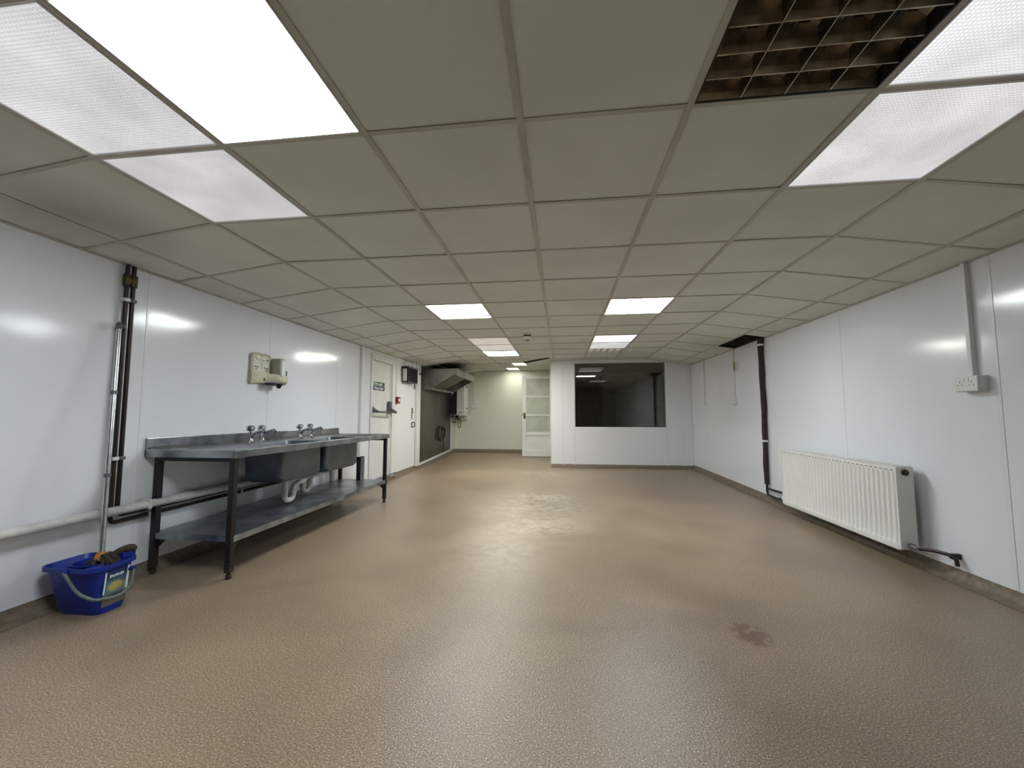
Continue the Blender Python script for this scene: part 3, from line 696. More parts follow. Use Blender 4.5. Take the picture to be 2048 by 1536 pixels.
# ------------------------------------------------------------------ insect killer
fk = thing('insect_killer', 'black grille fly killer with white end hung high left of the steel wall', 'insect killer', (XL, 7.12, 1.66))
part('end_plate', B(XL + 0.03, XL + 0.095, 6.895, 6.93, 1.668, 1.885, bev=0.006), M['whitepl'], fk)
part('end_frame', B(XL + 0.012, XL + 0.125, 6.93, 6.945, 1.66, 1.91, bev=0.004), M['blackpl'], fk)
part('end_plate', B(XL + 0.005, XL + 0.125, 7.37, 7.40, 1.665, 1.90, bev=0.006), M['blackpl'], fk)
part('back_tray', B(XL + 0.004, XL + 0.02, 6.945, 7.37, 1.68, 1.93), M['greypl'], fk)
part('top_cover', B(XL + 0.004, XL + 0.13, 6.91, 7.41, 1.905, 1.935, bev=0.006), M['greypl'], fk)
part('front_rail', B(XL + 0.02, XL + 0.11, 6.885, 6.93, 1.885, 1.915, bev=0.004), M['blackpl'], fk)
part('catch_tray', B(XL + 0.005, XL + 0.125, 6.92, 7.40, 1.652, 1.668, bev=0.003), M['blackpl'], fk)
for k in range(14):
    y = 6.965 + k * 0.0295; part('grille_bar', T([(XL + 0.115, y, 1.672), (XL + 0.115, y, 1.90)], 0.005, n=6), M['blackpl'], fk)
part('lamp_tube', T([(XL + 0.06, 6.94, 1.78), (XL + 0.06, 7.37, 1.78)], 0.014, n=10), M['greypl'], fk, True)
for y in (6.92, 7.33): part('hanger', T([(XL + 0.05, y, 1.93), (XL + 0.05, y, cz(XL + 0.05, y) + 0.0)], 0.003, n=6), M['blackpl'], fk)

sw = thing('pull_cord_switch', 'white pull cord with grey weight hanging by the corner post', 'switch', (XL + 0.02, 7.5, 1.64))
part('cord', T([(XL + 0.03, 7.50, 1.97), (XL + 0.03, 7.50, 1.66)], 0.005, n=8), M['whitepl'], sw)
part('weight', lathe(bmesh.new(), (XL + 0.03, 7.50, 1.56), [(0.008, 0), (0.014, 0.01), (0.014, 0.09), (0.006, 0.105)], 12), M['greypl'], sw, True)
rb = thing('sounder_knob', 'round black knob on the white corner post near the ceiling', 'knob', (XL + 0.045, 7.70, 1.87))
part('stem', T([(XL + 0.044, 7.70, 1.87), (XL + 0.075, 7.70, 1.87)], 0.012, n=10), M['blackpl'], rb); part('ball', lathe(bmesh.new(), (XL + 0.07, 7.70, 1.87), [(0.012, 0), (0.03, 0.012), (0.034, 0.025), (0.028, 0.04), (0.008, 0.05)], 16, 'x'), M['blackpl'], rb, True)
part('lead', T([(XL + 0.052, 7.70, 1.90), (XL + 0.052, 7.70, cz(XL, 7.7) - 0.006)], 0.004, n=6), M['blackpl'], rb)
bs = thing('bolt_plate', 'narrow beige and brown bolt plate low beside the corner post', 'bolt', (XL, 7.44, 0.98))
part('plate', B(XL, XL + 0.012, 7.425, 7.465, 0.985, 1.20, bev=0.002), M['tan'], bs); part('knob', lathe(bmesh.new(), (XL + 0.012, 7.445, 1.115), [(0.014, 0), (0.014, 0.012), (0.008, 0.018)], 12, 'x'), M['blackpl'], bs, True)
part('sleeve', B(XL + 0.012, XL + 0.02, 7.43, 7.46, 1.14, 1.195, bev=0.003), M['brass'], bs)
hk = thing('door_hook', 'black C-shaped pull hook under the beige bolt plate', 'hook', (XL, 7.45, 0.83))
part('plate', B(XL, XL + 0.008, 7.435, 7.465, 0.83, 0.935, bev=0.002), M['blackpl'], hk); part('grip', T(fillet([(XL + 0.004, 7.45, 0.92), (XL + 0.05, 7.47, 0.93), (XL + 0.055, 7.47, 0.85), (XL + 0.004, 7.45, 0.84)], 0.012), 0.008, n=8), M['blackpl'], hk, True)

# ------------------------------------------------------------------ extraction canopy
hd = thing('extraction_canopy', 'stainless steel cooker hood jutting from the steel wall under the ceiling', 'cooker hood', (-2.45, 8.9, 1.58))
HX = XL + 0.014; HY0, HY1 = 8.10, 9.82; HF = -2.10; HZ = 2.015
prof = [(HX, HZ), (HF, HZ), (HF, 1.872), (HF - 0.035, 1.872), (HF - 0.035, 1.90), (HF - 0.44, 1.675), (-2.635, 1.60), (HX, 1.582)]
bm = bmesh.new()
def shell(bm, prof, y0, y1): prism(bm, prof, lambda x, z: (x, y0, z), lambda x, z: (x, y1, z))
shell(bm, prof, HY0, HY0 + 0.012); shell(bm, prof, HY1 - 0.012, HY1)
box(bm, HX, HF, HY0 + 0.012, HY1 - 0.012, HZ - 0.012, HZ - 0.0005); box(bm, HF - 0.012, HF, HY0 + 0.012, HY1 - 0.012, 1.872, HZ - 0.012); box(bm, HF - 0.035, HF - 0.012, HY0 + 0.012, HY1 - 0.012, 1.872, 1.884)
box(bm, HX, HX + 0.01, HY0 + 0.012, HY1 - 0.012, 1.59, HZ - 0.012)
part('hood_body', bm, M['hood'], hd)
bm = bmesh.new(); box(bm, HX + 0.01, -2.63, HY0 + 0.012, HY1 - 0.012, 1.584, 1.6); box(bm, -2.645, -2.63, HY0 + 0.012, HY1 - 0.012, 1.6, 1.63); part('grease_trough', bm, M['hood'], hd)
fx0, fz0, fx1, fz1 = -2.56, 1.655, HF - 0.02, 1.893
nf = 4
for k in range(2):
    ya = HY0 + 0.02 + (HY1 - HY0 - 0.04) * k / nf; yb = ya + (HY1 - HY0 - 0.04) / nf - 0.008
    bm = bmesh.new(); d = Vector((fx1 - fx0, 0, fz1 - fz0)).normalized(); n = Vector((d.z, 0, -d.x))
    a0, a1 = Vector((fx0, 0, fz0)), Vector((fx1, 0, fz1))
    for (s0, s1, o0, o1) in ((0, 0.03, -0.005, 0.012), (0.97, 1, -0.005, 0.012)):
        q = [a0.lerp(a1, s0) + n * o0, a0.lerp(a1, s1) + n * o0, a0.lerp(a1, s1) + n * o1, a0.lerp(a1, s0) + n * o1]
        prism(bm, [(p.x, p.z) for p in q], lambda x, z: (x, ya, z), lambda x, z: (x, yb, z))
    nb = 7
    for b_ in range(nb):                         # baffles running up the slope
        y0 = ya + (yb - ya) * b_ / nb; y1 = y0 + (yb - ya) / nb * 0.7
        q = [a0 + n * -0.002, a1 + n * -0.002, a1 + n * 0.006, a0 + n * 0.006]
        prism(bm, [(p.x, p.z) for p in q], lambda x, z: (x, y0, z), lambda x, z: (x, y1, z))
    part('baffle_filter', bm, M['filt'], hd)
part('light_bracket', B(-2.62, -2.54, 9.28, 9.36, 1.50, 1.584, bev=0.006), M['blackpl'], hd)

# ------------------------------------------------------------------ boiler
bo = thing('wall_boiler', 'white wall boiler with dark flank in the far left corner', 'boiler', (-2.6, 10.25, 1.04))
bx0, bx1, by0, by1 = -2.60, -2.41, 10.02, 10.45
part('rear_casing', B(XL + 0.002, bx0, by0 + 0.02, by1 - 0.02, 1.08, 1.75), M['black'], bo)
part('front_casing', B(bx0, bx1, by0, by1, 1.145, 1.86, bev=0.008), M['whitept'], bo)
part('control_cover', B(bx0 + 0.06, bx1 - 0.002, by0 + 0.02, by1 - 0.01, 1.05, 1.135, bev=0.008), M['whitept'], bo)
part('side_wing', B(bx0, bx0 + 0.05, by0, by1, 1.06, 1.143, bev=0.004), M['whitept'], bo)
part('sight_window', B(bx1 - 0.001, bx1 + 0.002, by0 + 0.2, by0 + 0.32, 1.765, 1.81), M['blackpl'], bo); part('control_knob', lathe(bmesh.new(), (bx1, by0 + 0.26, 1.24), [(0.018, 0), (0.018, 0.015)], 14, 'x'), M['blackpl'], bo, True)
part('gas_pipe', T(fillet([(-2.72, 10.1, 1.08), (-2.72, 10.1, 0.88), (-2.66, 10.14, 0.88), (-2.66, 10.14, 1.06)], 0.02), 0.011, n=8), M['pipeblk'], bo, True)
part('flow_pipe', T(fillet([(-2.63, 10.2, 1.08), (-2.63, 10.2, 0.95), (-2.63, 10.35, 0.95)], 0.02), 0.011, n=8), M['pipeblk'], bo, True)
part('return_pipe', T(fillet([(-2.58, 10.05, 1.06), (-2.56, 10.05, 0.76), (-2.52, 10.05, 0.74), (-2.50, 10.05, 0.8), (-2.50, 10.06, 0.96), (-2.60, 10.1, 0.98)], 0.03), 0.008, n=8), M['pipeblk'], bo, True)
part('valve', B(-2.75, -2.69, 10.06, 10.14, 1.0, 1.06, bev=0.01), M['black'], bo); part('valve', B(-2.67, -2.6, 10.15, 10.24, 0.99, 1.06, bev=0.01), M['black'], bo)
part('junction_box', B(-2.62, -2.43, 10.50, 10.575, 0.94, 1.06, bev=0.006), M['whitepl'], bo)

# black cable coil on the steel wall
cc = thing('cable_coil', 'black cable coiled in a loop on the grey steel wall', 'cable', (XL + 0.014, 9.25, 0.46))
pts = []
for k in range(44):
    a = 2 * PI * k / 21 + 0.6; rr = 1 + 0.06 * math.sin(k * 1.7)
    pts.append((XL + 0.03 + 0.0006 * k, 9.26 + 0.24 * math.cos(a) * rr + 0.03 * math.sin(a), 0.64 + 0.155 * math.sin(a) * rr))
part('loop', T(pts, 0.013, n=7), M['blackpl'], cc, True)
part('tail', T(fillet([(XL + 0.045, 9.44, 0.62), (XL + 0.035, 9.47, 0.5), (XL + 0.03, 9.5, 0.3), (XL + 0.04, 9.52, fz(9.5) + 0.13)], 0.05), 0.009, n=7), M['blackpl'], cc, True)
part('wall_hook', B(XL + 0.012, XL + 0.05, 9.22, 9.25, 0.77, 0.80, bev=0.004), M['greypl'], cc)

def socket_y(name, label, x, yw, z0, z1, ztop, wd=0.09, cond=0.025):
    t = thing(name, label, 'socket', (x, yw, z0), 'wall sockets fed by conduit')
    part('back_box', B(x - wd / 2, x + wd / 2, yw - 0.04, yw, z0, z1, bev=0.004), M['whitepl'], t); part('face_plate', B(x - wd / 2 + 0.003, x + wd / 2 - 0.003, yw - 0.046, yw - 0.04, z0 + 0.003, z1 - 0.003, bev=0.002), M['whitepl'], t)
    part('conduit', B(x - cond / 2 - 0.02, x + cond / 2 - 0.02, yw - 0.02, yw, z1, ztop, bev=0.003), M['whitepl'], t)
    return t
socket_y('wall_socket', 'white socket box on the far back wall near the boiler', -2.255, YB - 0.001, 1.25, 1.39, cz(-2.25, YB) - 0.02, wd=0.13)

# ------------------------------------------------------------------ glazed white door standing open before the back wall
d2 = struct(thing('door_2', None, None, (-0.55, 9.78, fz(9.78))))
DX0, DX1, DZ0, DZ1, DY0, DY1 = -0.925, -0.125, fz(9.75) + 0.008, 2.005, 9.75, 9.79
DX1 = XC - 0.006
st = 0.095
part('stile', B(DX0, DX0 + st, DY0, DY1, DZ0, DZ1, bev=0.003), M['whitept'], d2); part('stile', B(DX1 - 0.06, DX1, DY0, DY1, DZ0, DZ1, bev=0.003), M['whitept'], d2)
rails = [(DZ0, 0.23), (0.585, 0.665), (1.045, 1.08), (1.485, 1.52), (1.935, DZ1)]
for a, b in rails: part('rail', B(DX0 + st, DX1 - 0.06, DY0, DY1, a, b, bev=0.003), M['whitept'], d2)
part('kick_panel', B(DX0 + st, DX1 - 0.06, DY0 + 0.026, DY1 - 0.008, 0.23, 0.585), M['whitept'], d2)
for a, b in ((0.665, 1.045), (1.08, 1.485), (1.52, 1.935)): part('glass_pane', B(DX0 + st, DX1 - 0.06, DY0 + 0.016, DY0 + 0.022, a, b), M['rglass'], d2)
lk = part('lock_plate', B(DX0 + 0.035, DX0 + 0.085, DY0 - 0.006, DY0, 0.975, 1.12, bev=0.002), M['brass'], d2)
hx = part('handle', T(fillet([(DX0 + 0.06, DY0 - 0.004, 1.075), (DX0 + 0.06, DY0 - 0.04, 1.075), (DX0 + 0.01, DY0 - 0.04, 1.075)], 0.015), 0.008, n=8), M['brass'], d2, True)
part('keyhole', B(DX0 + 0.055, DX0 + 0.065, DY0 - 0.0075, DY0 - 0.0055, 0.995, 1.02), M['blackpl'], d2)

# ------------------------------------------------------------------ smoke detector
sd = thing('smoke_detector', 'round black-banded smoke detector on the mid ceiling', 'smoke detector', (GX - 0.5 * G, GY + 6.62 * G, cz(0, 5)))
sx, sy = GX - 0.5 * G, GY + 6.62 * G; s0 = cz(0, sy)
part('base', lathe(bmesh.new(), (sx, sy, s0), [(0.055, 0.004), (0.055, -0.018), (0.05, -0.02)], 24), M['whitepl'], sd, True)
part('dark_band', lathe(bmesh.new(), (sx, sy, s0), [(0.052, -0.02), (0.052, -0.038)], 24), M['blackpl'], sd, True)
part('head', lathe(bmesh.new(), (sx, sy, s0), [(0.055, -0.038), (0.05, -0.05), (0.036, -0.056), (0.034, -0.078), (0.03, -0.082)], 24), M['whitepl'], sd, True)
part('sensor_cap', lathe(bmesh.new(), (sx, sy, s0), [(0.03, -0.082), (0.022, -0.09)], 20), M['blackpl'], sd, True)

# ------------------------------------------------------------------ left wall pipes
vp = thing('heating_pipe', 'left of two dark vertical pipes behind the mop handle', 'pipe', (XL + 0.03, 2.26, 0.40), 'dark heating pipes on the left wall')
vq = thing('heating_pipe', 'right of two dark vertical pipes behind the mop handle', 'pipe', (XL + 0.03, 2.30, 0.43), 'dark heating pipes on the left wall')
XP = XL + 0.03
for t, y, zl, ztop in ((vp, 2.260, 0.395, 2.02), (vq, 2.299, 0.435, 2.02)):
    part('pipe_run', T(fillet([(XP, y, cz(XP, y) - 0.004), (XP, y, zl), (XP, 4.86, zl + 0.01)], 0.04, 6), 0.0125, n=10), M['pipeblk'], t, True)
    for z in (1.955, 1.905): part('compression_nut', lathe(bmesh.new(), (XP, y, z), [(0.017, -0.014), (0.021, -0.012), (0.021, 0.012), (0.017, 0.014)], 6), M['pipeblk'], t)
    part('valve_body', lathe(bmesh.new(), (XP, y, 1.93), [(0.016, -0.03), (0.022, -0.01), (0.022, 0.01), (0.016, 0.03)], 12), M['brass'], t, True)
    for z in (1.80, 0.79):
        part('pipe_clip', B(XL, XP + 0.018, y - 0.0175, y + 0.0175, z - 0.011, z + 0.011, bev=0.004), M['whitepl'] if t is vp else M['greypl'], t)
    for yy in (2.5, 3.3, 4.2): part('pipe_clip', B(XL, XP + 0.017, yy - 0.01, yy + 0.01, zl - 0.017, zl + 0.02, bev=0.004), M['whitepl'], t)
wpp = thing('waste_pipe', 'thick white waste pipe running low along the left wall behind the sink', 'pipe', (XL + 0.07, 1.0, 0.44))
part('pipe_run', T([(XL + 0.075, -2.7, 0.478), (XL + 0.075, 1.75, 0.474), (XL + 0.075, 4.55, 0.468)], 0.027, n=14), M['wpipe'], wpp, True)
part('end_elbow', T(fillet([(XL + 0.075, 4.55, 0.468), (XL + 0.075, 4.66, 0.468), (XL + 0.075, 4.66, 0.273)], 0.05, 6), 0.03, n=14), M['wpipe'], wpp, True)
for y in (0.2, 1.3, 2.45, 3.4, 4.3): part('pipe_bracket', B(XL, XL + 0.105, y - 0.012, y + 0.012, 0.44, 0.506, bev=0.008), M['wpipe'], wpp)
part('coupling', T([(XL + 0.075, 2.66, 0.473), (XL + 0.075, 2.76, 0.473)], 0.031, n=14), M['wpipe'], wpp, True)

# ------------------------------------------------------------------ soap dispenser
dp = thing('soap_dispenser', 'cream hand-wash dispenser on the wall above the sink, with instruction board', 'soap dispenser', (XL, 3.52, 1.34))
XD = XL + 0.030
def yz_plate(pts, xa, xb): return prism(bmesh.new(), pts, lambda y, z: (xa, y, z), lambda y, z: (xb, y, z))
def Yd(y): return 3.36 + (y - 3.265) * 0.955
outer = [(3.265, 1.36), (3.265, 1.585)] + [(3.265 + 0.045 * (1 - math.cos(a)), 1.585 + 0.045 * math.sin(a)) for a in (0.4, 0.8, 1.2, 1.57)] + [(3.37, 1.634), (3.395, 1.619), (3.42, 1.634)] + [(3.475 + 0.045 * math.sin(a), 1.585 + 0.045 * math.cos(a)) for a in (0.0, 0.4, 0.8, 1.2, 1.57)] + [(3.52, 1.36)]
outer = [(Yd(y), z) for y, z in outer]
part('board', yz_plate(outer, XL, XD - 0.006), M['cream'], dp)
part('board_rim', tube(bmesh.new(), [(XD - 0.006, y, z) for y, z in outer[1:-1]], 0.008, n=8), M['cream'], dp, True)
card = [(3.288, 1.462), (3.288, 1.583), (3.30, 1.604), (3.36, 1.614), (3.395, 1.598), (3.43, 1.614), (3.487, 1.600), (3.499, 1.577), (3.499, 1.462)]
part('instruction_card', yz_plate([(Yd(y), z) for y, z in card], XD - 0.006, XD - 0.003), M['card'], dp)
bm = bmesh.new()
for (y, z, wy, wz) in ((3.318, 1.590, 0.026, 0.007), (3.325, 1.577, 0.018, 0.005), (3.366, 1.574, 0.016, 0.007), (3.472, 1.582, 0.03, 0.009), (3.462, 1.569, 0.016, 0.005), (3.422, 1.570, 0.018, 0.007), (3.312, 1.506, 0.03, 0.007), (3.345, 1.506, 0.014, 0.012), (3.435, 1.504, 0.014, 0.010), (3.468, 1.500, 0.036, 0.010), (3.32, 1.487, 0.006, 0.012), (3.336, 1.487, 0.006, 0.012), (3.45, 1.480, 0.006, 0.014), (3.466, 1.480, 0.014, 0.012)):
    box(bm, XD - 0.0035, XD - 0.002, Yd(y - wy / 2), Yd(y + wy / 2), z - wz / 2, z + wz / 2)
part('printed_marks', bm, M['ink'], dp)['kind'] = 'stuff'
part('divider_line', B(XD - 0.0035, XD - 0.002, Yd(3.393), Yd(3.398), 1.49, 1.595), M['greypl'], dp)
# curved cream base sweeping out to the right
bm = bmesh.new(); rings = []
for k in range(13):
    u = k / 12; y = 3.356 + 0.335 * u; d = 0.036 + 0.115 * (1 / (1 + math.exp(-(u - 0.60) * 10)))
    zt = 1.466 - 0.022 * u; zb = 1.348 + 0.014 * math.sin(PI * u)
    rings.append([(XL, y, zb + 0.01), (XL + d * 0.75, y, zb), (XL + d * 0.97, y, zb + 0.025), (XL + d, y, zb + 0.055), (XL + d * 0.97, y, zt - 0.01), (XL + d * 0.9, y, zt), (XL, y, zt)])
loft(bm, rings, True, True); part('base_moulding', bm, M['cream'], dp, True)
part('soap_cartridge', B(XL + 0.002, XL + 0.122, 3.612, 3.692, 1.435, 1.608, bev=0.012, seg=3), M['soap'], dp, True)
part('cartridge_front', B(XL + 0.118, XL + 0.142, 3.608, 3.696, 1.43, 1.590, bev=0.006), M['whitepl'], dp)
part('level_window', B(XL + 0.141, XL + 0.1435, 3.665, 3.682, 1.44, 1.49, bev=0.001), M['ink'], dp)
part('round_hole', lathe(bmesh.new(), (XL + 0.05, 3.50, 1.395), [(0.012, -0.012), (0.012, 0.004)], 14, 'x'), M['ink'], dp)
part('press_button', lathe(bmesh.new(), (XL + 0.075, 3.555, 1.352), [(0.03, -0.014), (0.05, -0.006), (0.055, 0.012)], 18), M['navy'], dp, True)
part('nozzle', lathe(bmesh.new(), (XL + 0.10, 3.63, 1.318), [(0.012, 0), (0.02, 0.008), (0.028, 0.03), (0.034, 0.045)], 14), M['blackpl'], dp, True)

# ------------------------------------------------------------------ double catering sink
sk = thing('catering_sink', 'long stainless double bowl sink on black legs against the left wall', 'sink', (-2.45, 3.68, 0))
SX0, SX1, SY0, SY1, SZ = XL + 0.004, -2.122, 2.468, 4.895, 0.822
bowls = [(3.06, 3.60), (3.68, 4.29)]; BX0, BX1 = -2.56, -2.215
bm = bmesh.new()
yc = [SY0, bowls[0][0], bowls[0][1], bowls[1][0], bowls[1][1], SY1]; xc = [SX0 + 0.015, BX0, BX1, SX1]
V = {}
def vv(x, y, z):
    k = (round(x, 4), round(y, 4), round(z, 4))
    if k not in V: V[k] = bm.verts.new((x, y, z))
    return V[k]
for a in range(3):
    for b in range(5):
        if a == 1 and b in (1, 3): continue
        bm.faces.new((vv(xc[a], yc[b], SZ), vv(xc[a + 1], yc[b], SZ), vv(xc[a + 1], yc[b + 1], SZ), vv(xc[a], yc[b + 1], SZ)))
part('worktop', bm, M['steel_top'], sk)
bm = bmesh.new()
for x0, x1, y0, y1 in ((SX1 - 0.016, SX1, SY0, SY1), (SX0, SX1 - 0.016, SY0, SY0 + 0.016), (SX0, SX1 - 0.016, SY1 - 0.016, SY1)): box(bm, x0, x1, y0, y1, SZ - 0.045, SZ + 0.007, bev=0.0035)
part('edge_apron', bm, M['steel_top'], sk)
bm = bmesh.new(); box(bm, SX0, SX0 + 0.016, SY0, SY1 - 0.016, SZ - 0.045, 0.905, bev=0.004)
prism(bm, [(SX0 + 0.016, SZ), (SX0 + 0.04, SZ), (SX0 + 0.016, SZ + 0.024)], lambda x, z: (x, SY0 + 0.016, z), lambda x, z: (x, SY1 - 0.02, z))
part('splashback', bm, M['steel_top'], sk)
for by0_, by1_ in bowls:
    bm = bmesh.new()
    def rr(o, z, r): return ring3(rrect(BX0 + o, BX1 - o, by0_ + o, by1_ - o, r, 5), z)
    loft(bm, [rr(-0.008, SZ + 0.0012, 0.01), rr(0.004, SZ + 0.0012, 0.05), rr(0.008, SZ - 0.006, 0.05), rr(0.014, SZ - 0.25, 0.05), rr(0.03, SZ - 0.285, 0.05), rr(0.07, SZ - 0.295, 0.04)], False, True)
    bw = part('bowl', bm, M['steel_bowl'], sk, True)
    bm = bmesh.new(); loft(bm, [rr(-0.004, SZ - 0.002, 0.045), rr(-0.003, SZ - 0.27, 0.05), rr(0.02, SZ - 0.302, 0.055), rr(0.10, SZ - 0.312, 0.05)], False, True)
    part('bowl_shell', bm, M['steel_bowl'], sk, True)
for k in range(6): part('drainer_groove', B(-2.58, -2.20, 4.40 + k * 0.07, 4.415 + k * 0.07, SZ - 0.001, SZ + 0.003, bev=0.0012, seg=1), M['steel_top'], sk)
def leg(x, y):
    l = part('leg', B(x - 0.019, x + 0.019, y - 0.019, y + 0.019, 0.10, SZ - 0.04, bev=0.003), M['black'], sk)
    part('leg_end', B(x - 0.0195, x + 0.0195, y - 0.0195, y + 0.0195, 0.042, 0.10, bev=0.003), M['rust'], l)
    part('foot', lathe(bmesh.new(), (x, y, 0.0), [(0.014, 0.0), (0.018, 0.004), (0.018, 0.02), (0.012, 0.026), (0.012, 0.045)], 12), M['rust'], l, True)
for x, y in ((-2.157, 2.50), (-2.735, 2.52), (-2.155, 4.855), (-2.735, 4.855)): leg(x, y)
for ya, yb in ((2.505, 3.75), (3.752, 4.885)):
    bm = bmesh.new(); box(bm, -2.755, -2.137, ya, yb, 0.266, 0.271); box(bm, -2.139, -2.136, ya, yb, 0.232, 0.271); box(bm, -2.756, -2.752, ya, yb, 0.232, 0.271)
    if ya < 3: box(bm, -2.752, -2.139, ya, ya + 0.003, 0.232, 0.266)
    else: box(bm, -2.752, -2.139, yb - 0.003, yb, 0.232, 0.266)
    part('undershelf', bm, M['galv'], sk)
for x, y, q in ((-2.155, 4.835, -1), (-2.735, 4.835, -1), (-2.735, 2.54, 1), (-2.157, 2.52, 1)):
    bm = bmesh.new(); prism(bm, [(y, 0.232), (y + q * 0.07, 0.232), (y, 0.165)], lambda a, z: (x - 0.003, a, z), lambda a, z: (x + 0.003, a, z)); part('shelf_bracket', bm, M['black'], sk)
for x, y, q in ((-2.176, 2.505, -1), (-2.176, 4.85, -1), (-2.716, 2.525, 1), (-2.716, 4.85, 1)):
    bm = bmesh.new(); prism(bm, [(x, 0.232), (x + q * 0.07, 0.232), (x, 0.165)], lambda a, z: (a, y - 0.003, z), lambda a, z: (a, y + 0.003, z)); part('shelf_bracket', bm, M['black'], sk)
for y in (2.505, 4.855): part('top_rail', B(-2.735, -2.157, y - 0.011, y + 0.011, SZ - 0.07, SZ - 0.045), M['black'], sk)
part('overflow_hose', T(fillet([(-2.40, 4.30, 0.72), (-2.40, 4.345, 0.70), (-2.40, 4.35, 0.60), (-2.45, 4.30, 0.55)], 0.03), 0.018, n=10), M['wpipe'], sk, True)
# taps on the back ledge
def tap(y, cap):
    x = -2.61; z = SZ
    t = part('tap', T([(x, y, z), (x, y, z + 0.006), (x, y, z + 0.012), (x - 0.004, y, z + 0.03), (x - 0.012, y, z + 0.085), (x - 0.014, y, z + 0.105)], [0.030, 0.030, 0.020, 0.0145, 0.0165, 0.015], n=14), M['chrome'], sk, True)
    part('spout', T(fillet([(x - 0.006, y, z + 0.045), (x + 0.02, y, z + 0.085), (x + 0.10, y, z + 0.112), (x + 0.118, y, z + 0.094)], 0.02, 4), 0.0135, n=10), M['chrome'], t, True)
    part('tap_head', lathe(bmesh.new(), (x - 0.014, y, z + 0.103), [(0.012, 0), (0.026, 0.006), (0.032, 0.018), (0.032, 0.036), (0.024, 0.047), (0.006, 0.05)], 8), M['chrome'], t)
for y in (3.20, 3.33, 3.86, 4.03): tap(y, 0)
# waste traps
def trap(x, y):
    part('waste_trap', T(fillet([(x, y, 0.52), (x, y, 0.315), (x, y + 0.115, 0.315), (x, y + 0.115, 0.44), (x - 0.02, y + 0.30, 0.452), (x - 0.16, y + 0.62, 0.462)], 0.055, 7), 0.024, n=12), M['wpipe'], sk, True)
    part('trap_nut', T([(x, y, 0.47), (x, y, 0.505)], 0.033, n=12), M['wpipe'], sk, True)
    part('trap_nut', T([(x, y + 0.115, 0.365), (x, y + 0.115, 0.395)], 0.029, n=12), M['wpipe'], sk, True)
trap(-2.40, 3.36); trap(-2.53, 3.80)
part('waste_branch', T(fillet([(-2.56, 3.98, 0.46), (-2.70, 4.42, 0.47)], 0.02), 0.025, n=12), M['wpipe'], sk, True)

ch = thing('steel_channel', 'dark upright steel channel bracket standing on the sink undershelf', 'bracket', (-2.45, 4.80, 0.271))
bm = bmesh.new(); box(bm, -2.475, -2.425, 4.76, 4.765, 0.272, 0.555); box(bm, -2.43, -2.425, 4.765, 4.85, 0.272, 0.555); box(bm, -2.475, -2.425, 4.85, 4.855, 0.272, 0.555)
part('channel', bm, M['black'], ch); part('web', B(-2.424, -2.421, 4.762, 4.853, 0.272, 0.555), M['greypl'], ch)
part('slot', B(-2.447, -2.440, 4.7585, 4.7605, 0.37, 0.53), M['galv'], ch)

bc = tag(link('network_cable', T(fillet([(XL + 0.02, 5.2, 0.12), (XL + 0.03, 5.55, 0.135), (XL + 0.06, 5.72, 0.10), (XL + 0.05, 6.0, 0.115), (XL + 0.04, 6.3, 0.10), (XL + 0.045, 6.58, 0.11), (XL + 0.04, 6.66, 0.09)], 0.12, 5), 0.006, n=7), M['bluecab'], None, True), 'blue cable trailing along the threshold of the fire door', 'cable')

# ------------------------------------------------------------------ mop bucket
bk = thing('mop_bucket', 'blue plastic mop bucket with worn sticker by the left wall', 'bucket', (-2.56, 2.07, 0))
def br(x0, x1, y0, y1, z, r): return ring3(rrect(x0, x1, y0, y1, r, 4), z)
bm = bmesh.new()
loft(bm, [br(-2.665, -2.475, 1.995, 2.085, 0.008, 0.03), br(-2.695, -2.447, 1.970, 2.112, 0.0, 0.04), br(-2.705, -2.44, 1.958, 2.118, 0.03, 0.042), br(-2.732, -2.42, 1.912, 2.132, 0.235, 0.05), br(-2.748, -2.405, 1.897, 2.147, 0.24, 0.055), br(-2.748, -2.405, 1.897, 2.147, 0.262, 0.055), br(-2.741, -2.412, 1.903, 2.14, 0.262, 0.05), br(-2.728, -2.424, 1.916, 2.128, 0.238, 0.048), br(-2.70, -2.445, 1.962, 2.114, 0.03, 0.04), br(-2.67, -2.48, 1.99, 2.09, 0.022, 0.03)], True, True)
part('bucket_body', bm, M['blue'], bk, True)
bm = bmesh.new(); loft(bm, [ring3([(-2.572 + r * math.cos(a), 2.03 + r * math.sin(a)) for a in [2 * PI * k / 18 for k in range(18)]], z) for r, z in ((0.07, 0.13), (0.086, 0.245), (0.092, 0.25), (0.092, 0.258), (0.082, 0.256), (0.066, 0.14))], True, True)
wg = part('wringer_cone', bm, M['blue'], bk, True)
bm = bmesh.new(); box(bm, -2.50, -2.425, 1.93, 2.125, 0.236, 0.254, bev=0.006); prism(bm, [(-2.48, 0.25), (-2.43, 0.25), (-2.425, 0.295), (-2.45, 0.292)], lambda x, z: (x, 2.06, z), lambda x, z: (x, 2.13, z)); part('wringer_bridge', bm, M['blue'], bk)
# handle hanging down the front and side
part('carry_handle', T(fillet([(-2.562, 1.888, 0.246), (-2.495, 1.877, 0.188), (-2.45, 1.870, 0.157), (-2.40, 1.868, 0.140), (-2.368, 1.89, 0.116), (-2.370, 1.95, 0.103), (-2.374, 2.0, 0.093), (-2.378, 2.04, 0.098), (-2.385, 2.08, 0.122), (-2.398, 2.10, 0.20)], 0.03, 4), 0.008, n=12), M['bail'], bk, True)
for p, ax in (((-2.562, 1.90, 0.246), 'y'), ((-2.41, 2.10, 0.2), 'x')): part('handle_boss', lathe(bmesh.new(), p, [(0.012, -0.018), (0.012, 0.018)], 12, ax), M['blue'], bk)
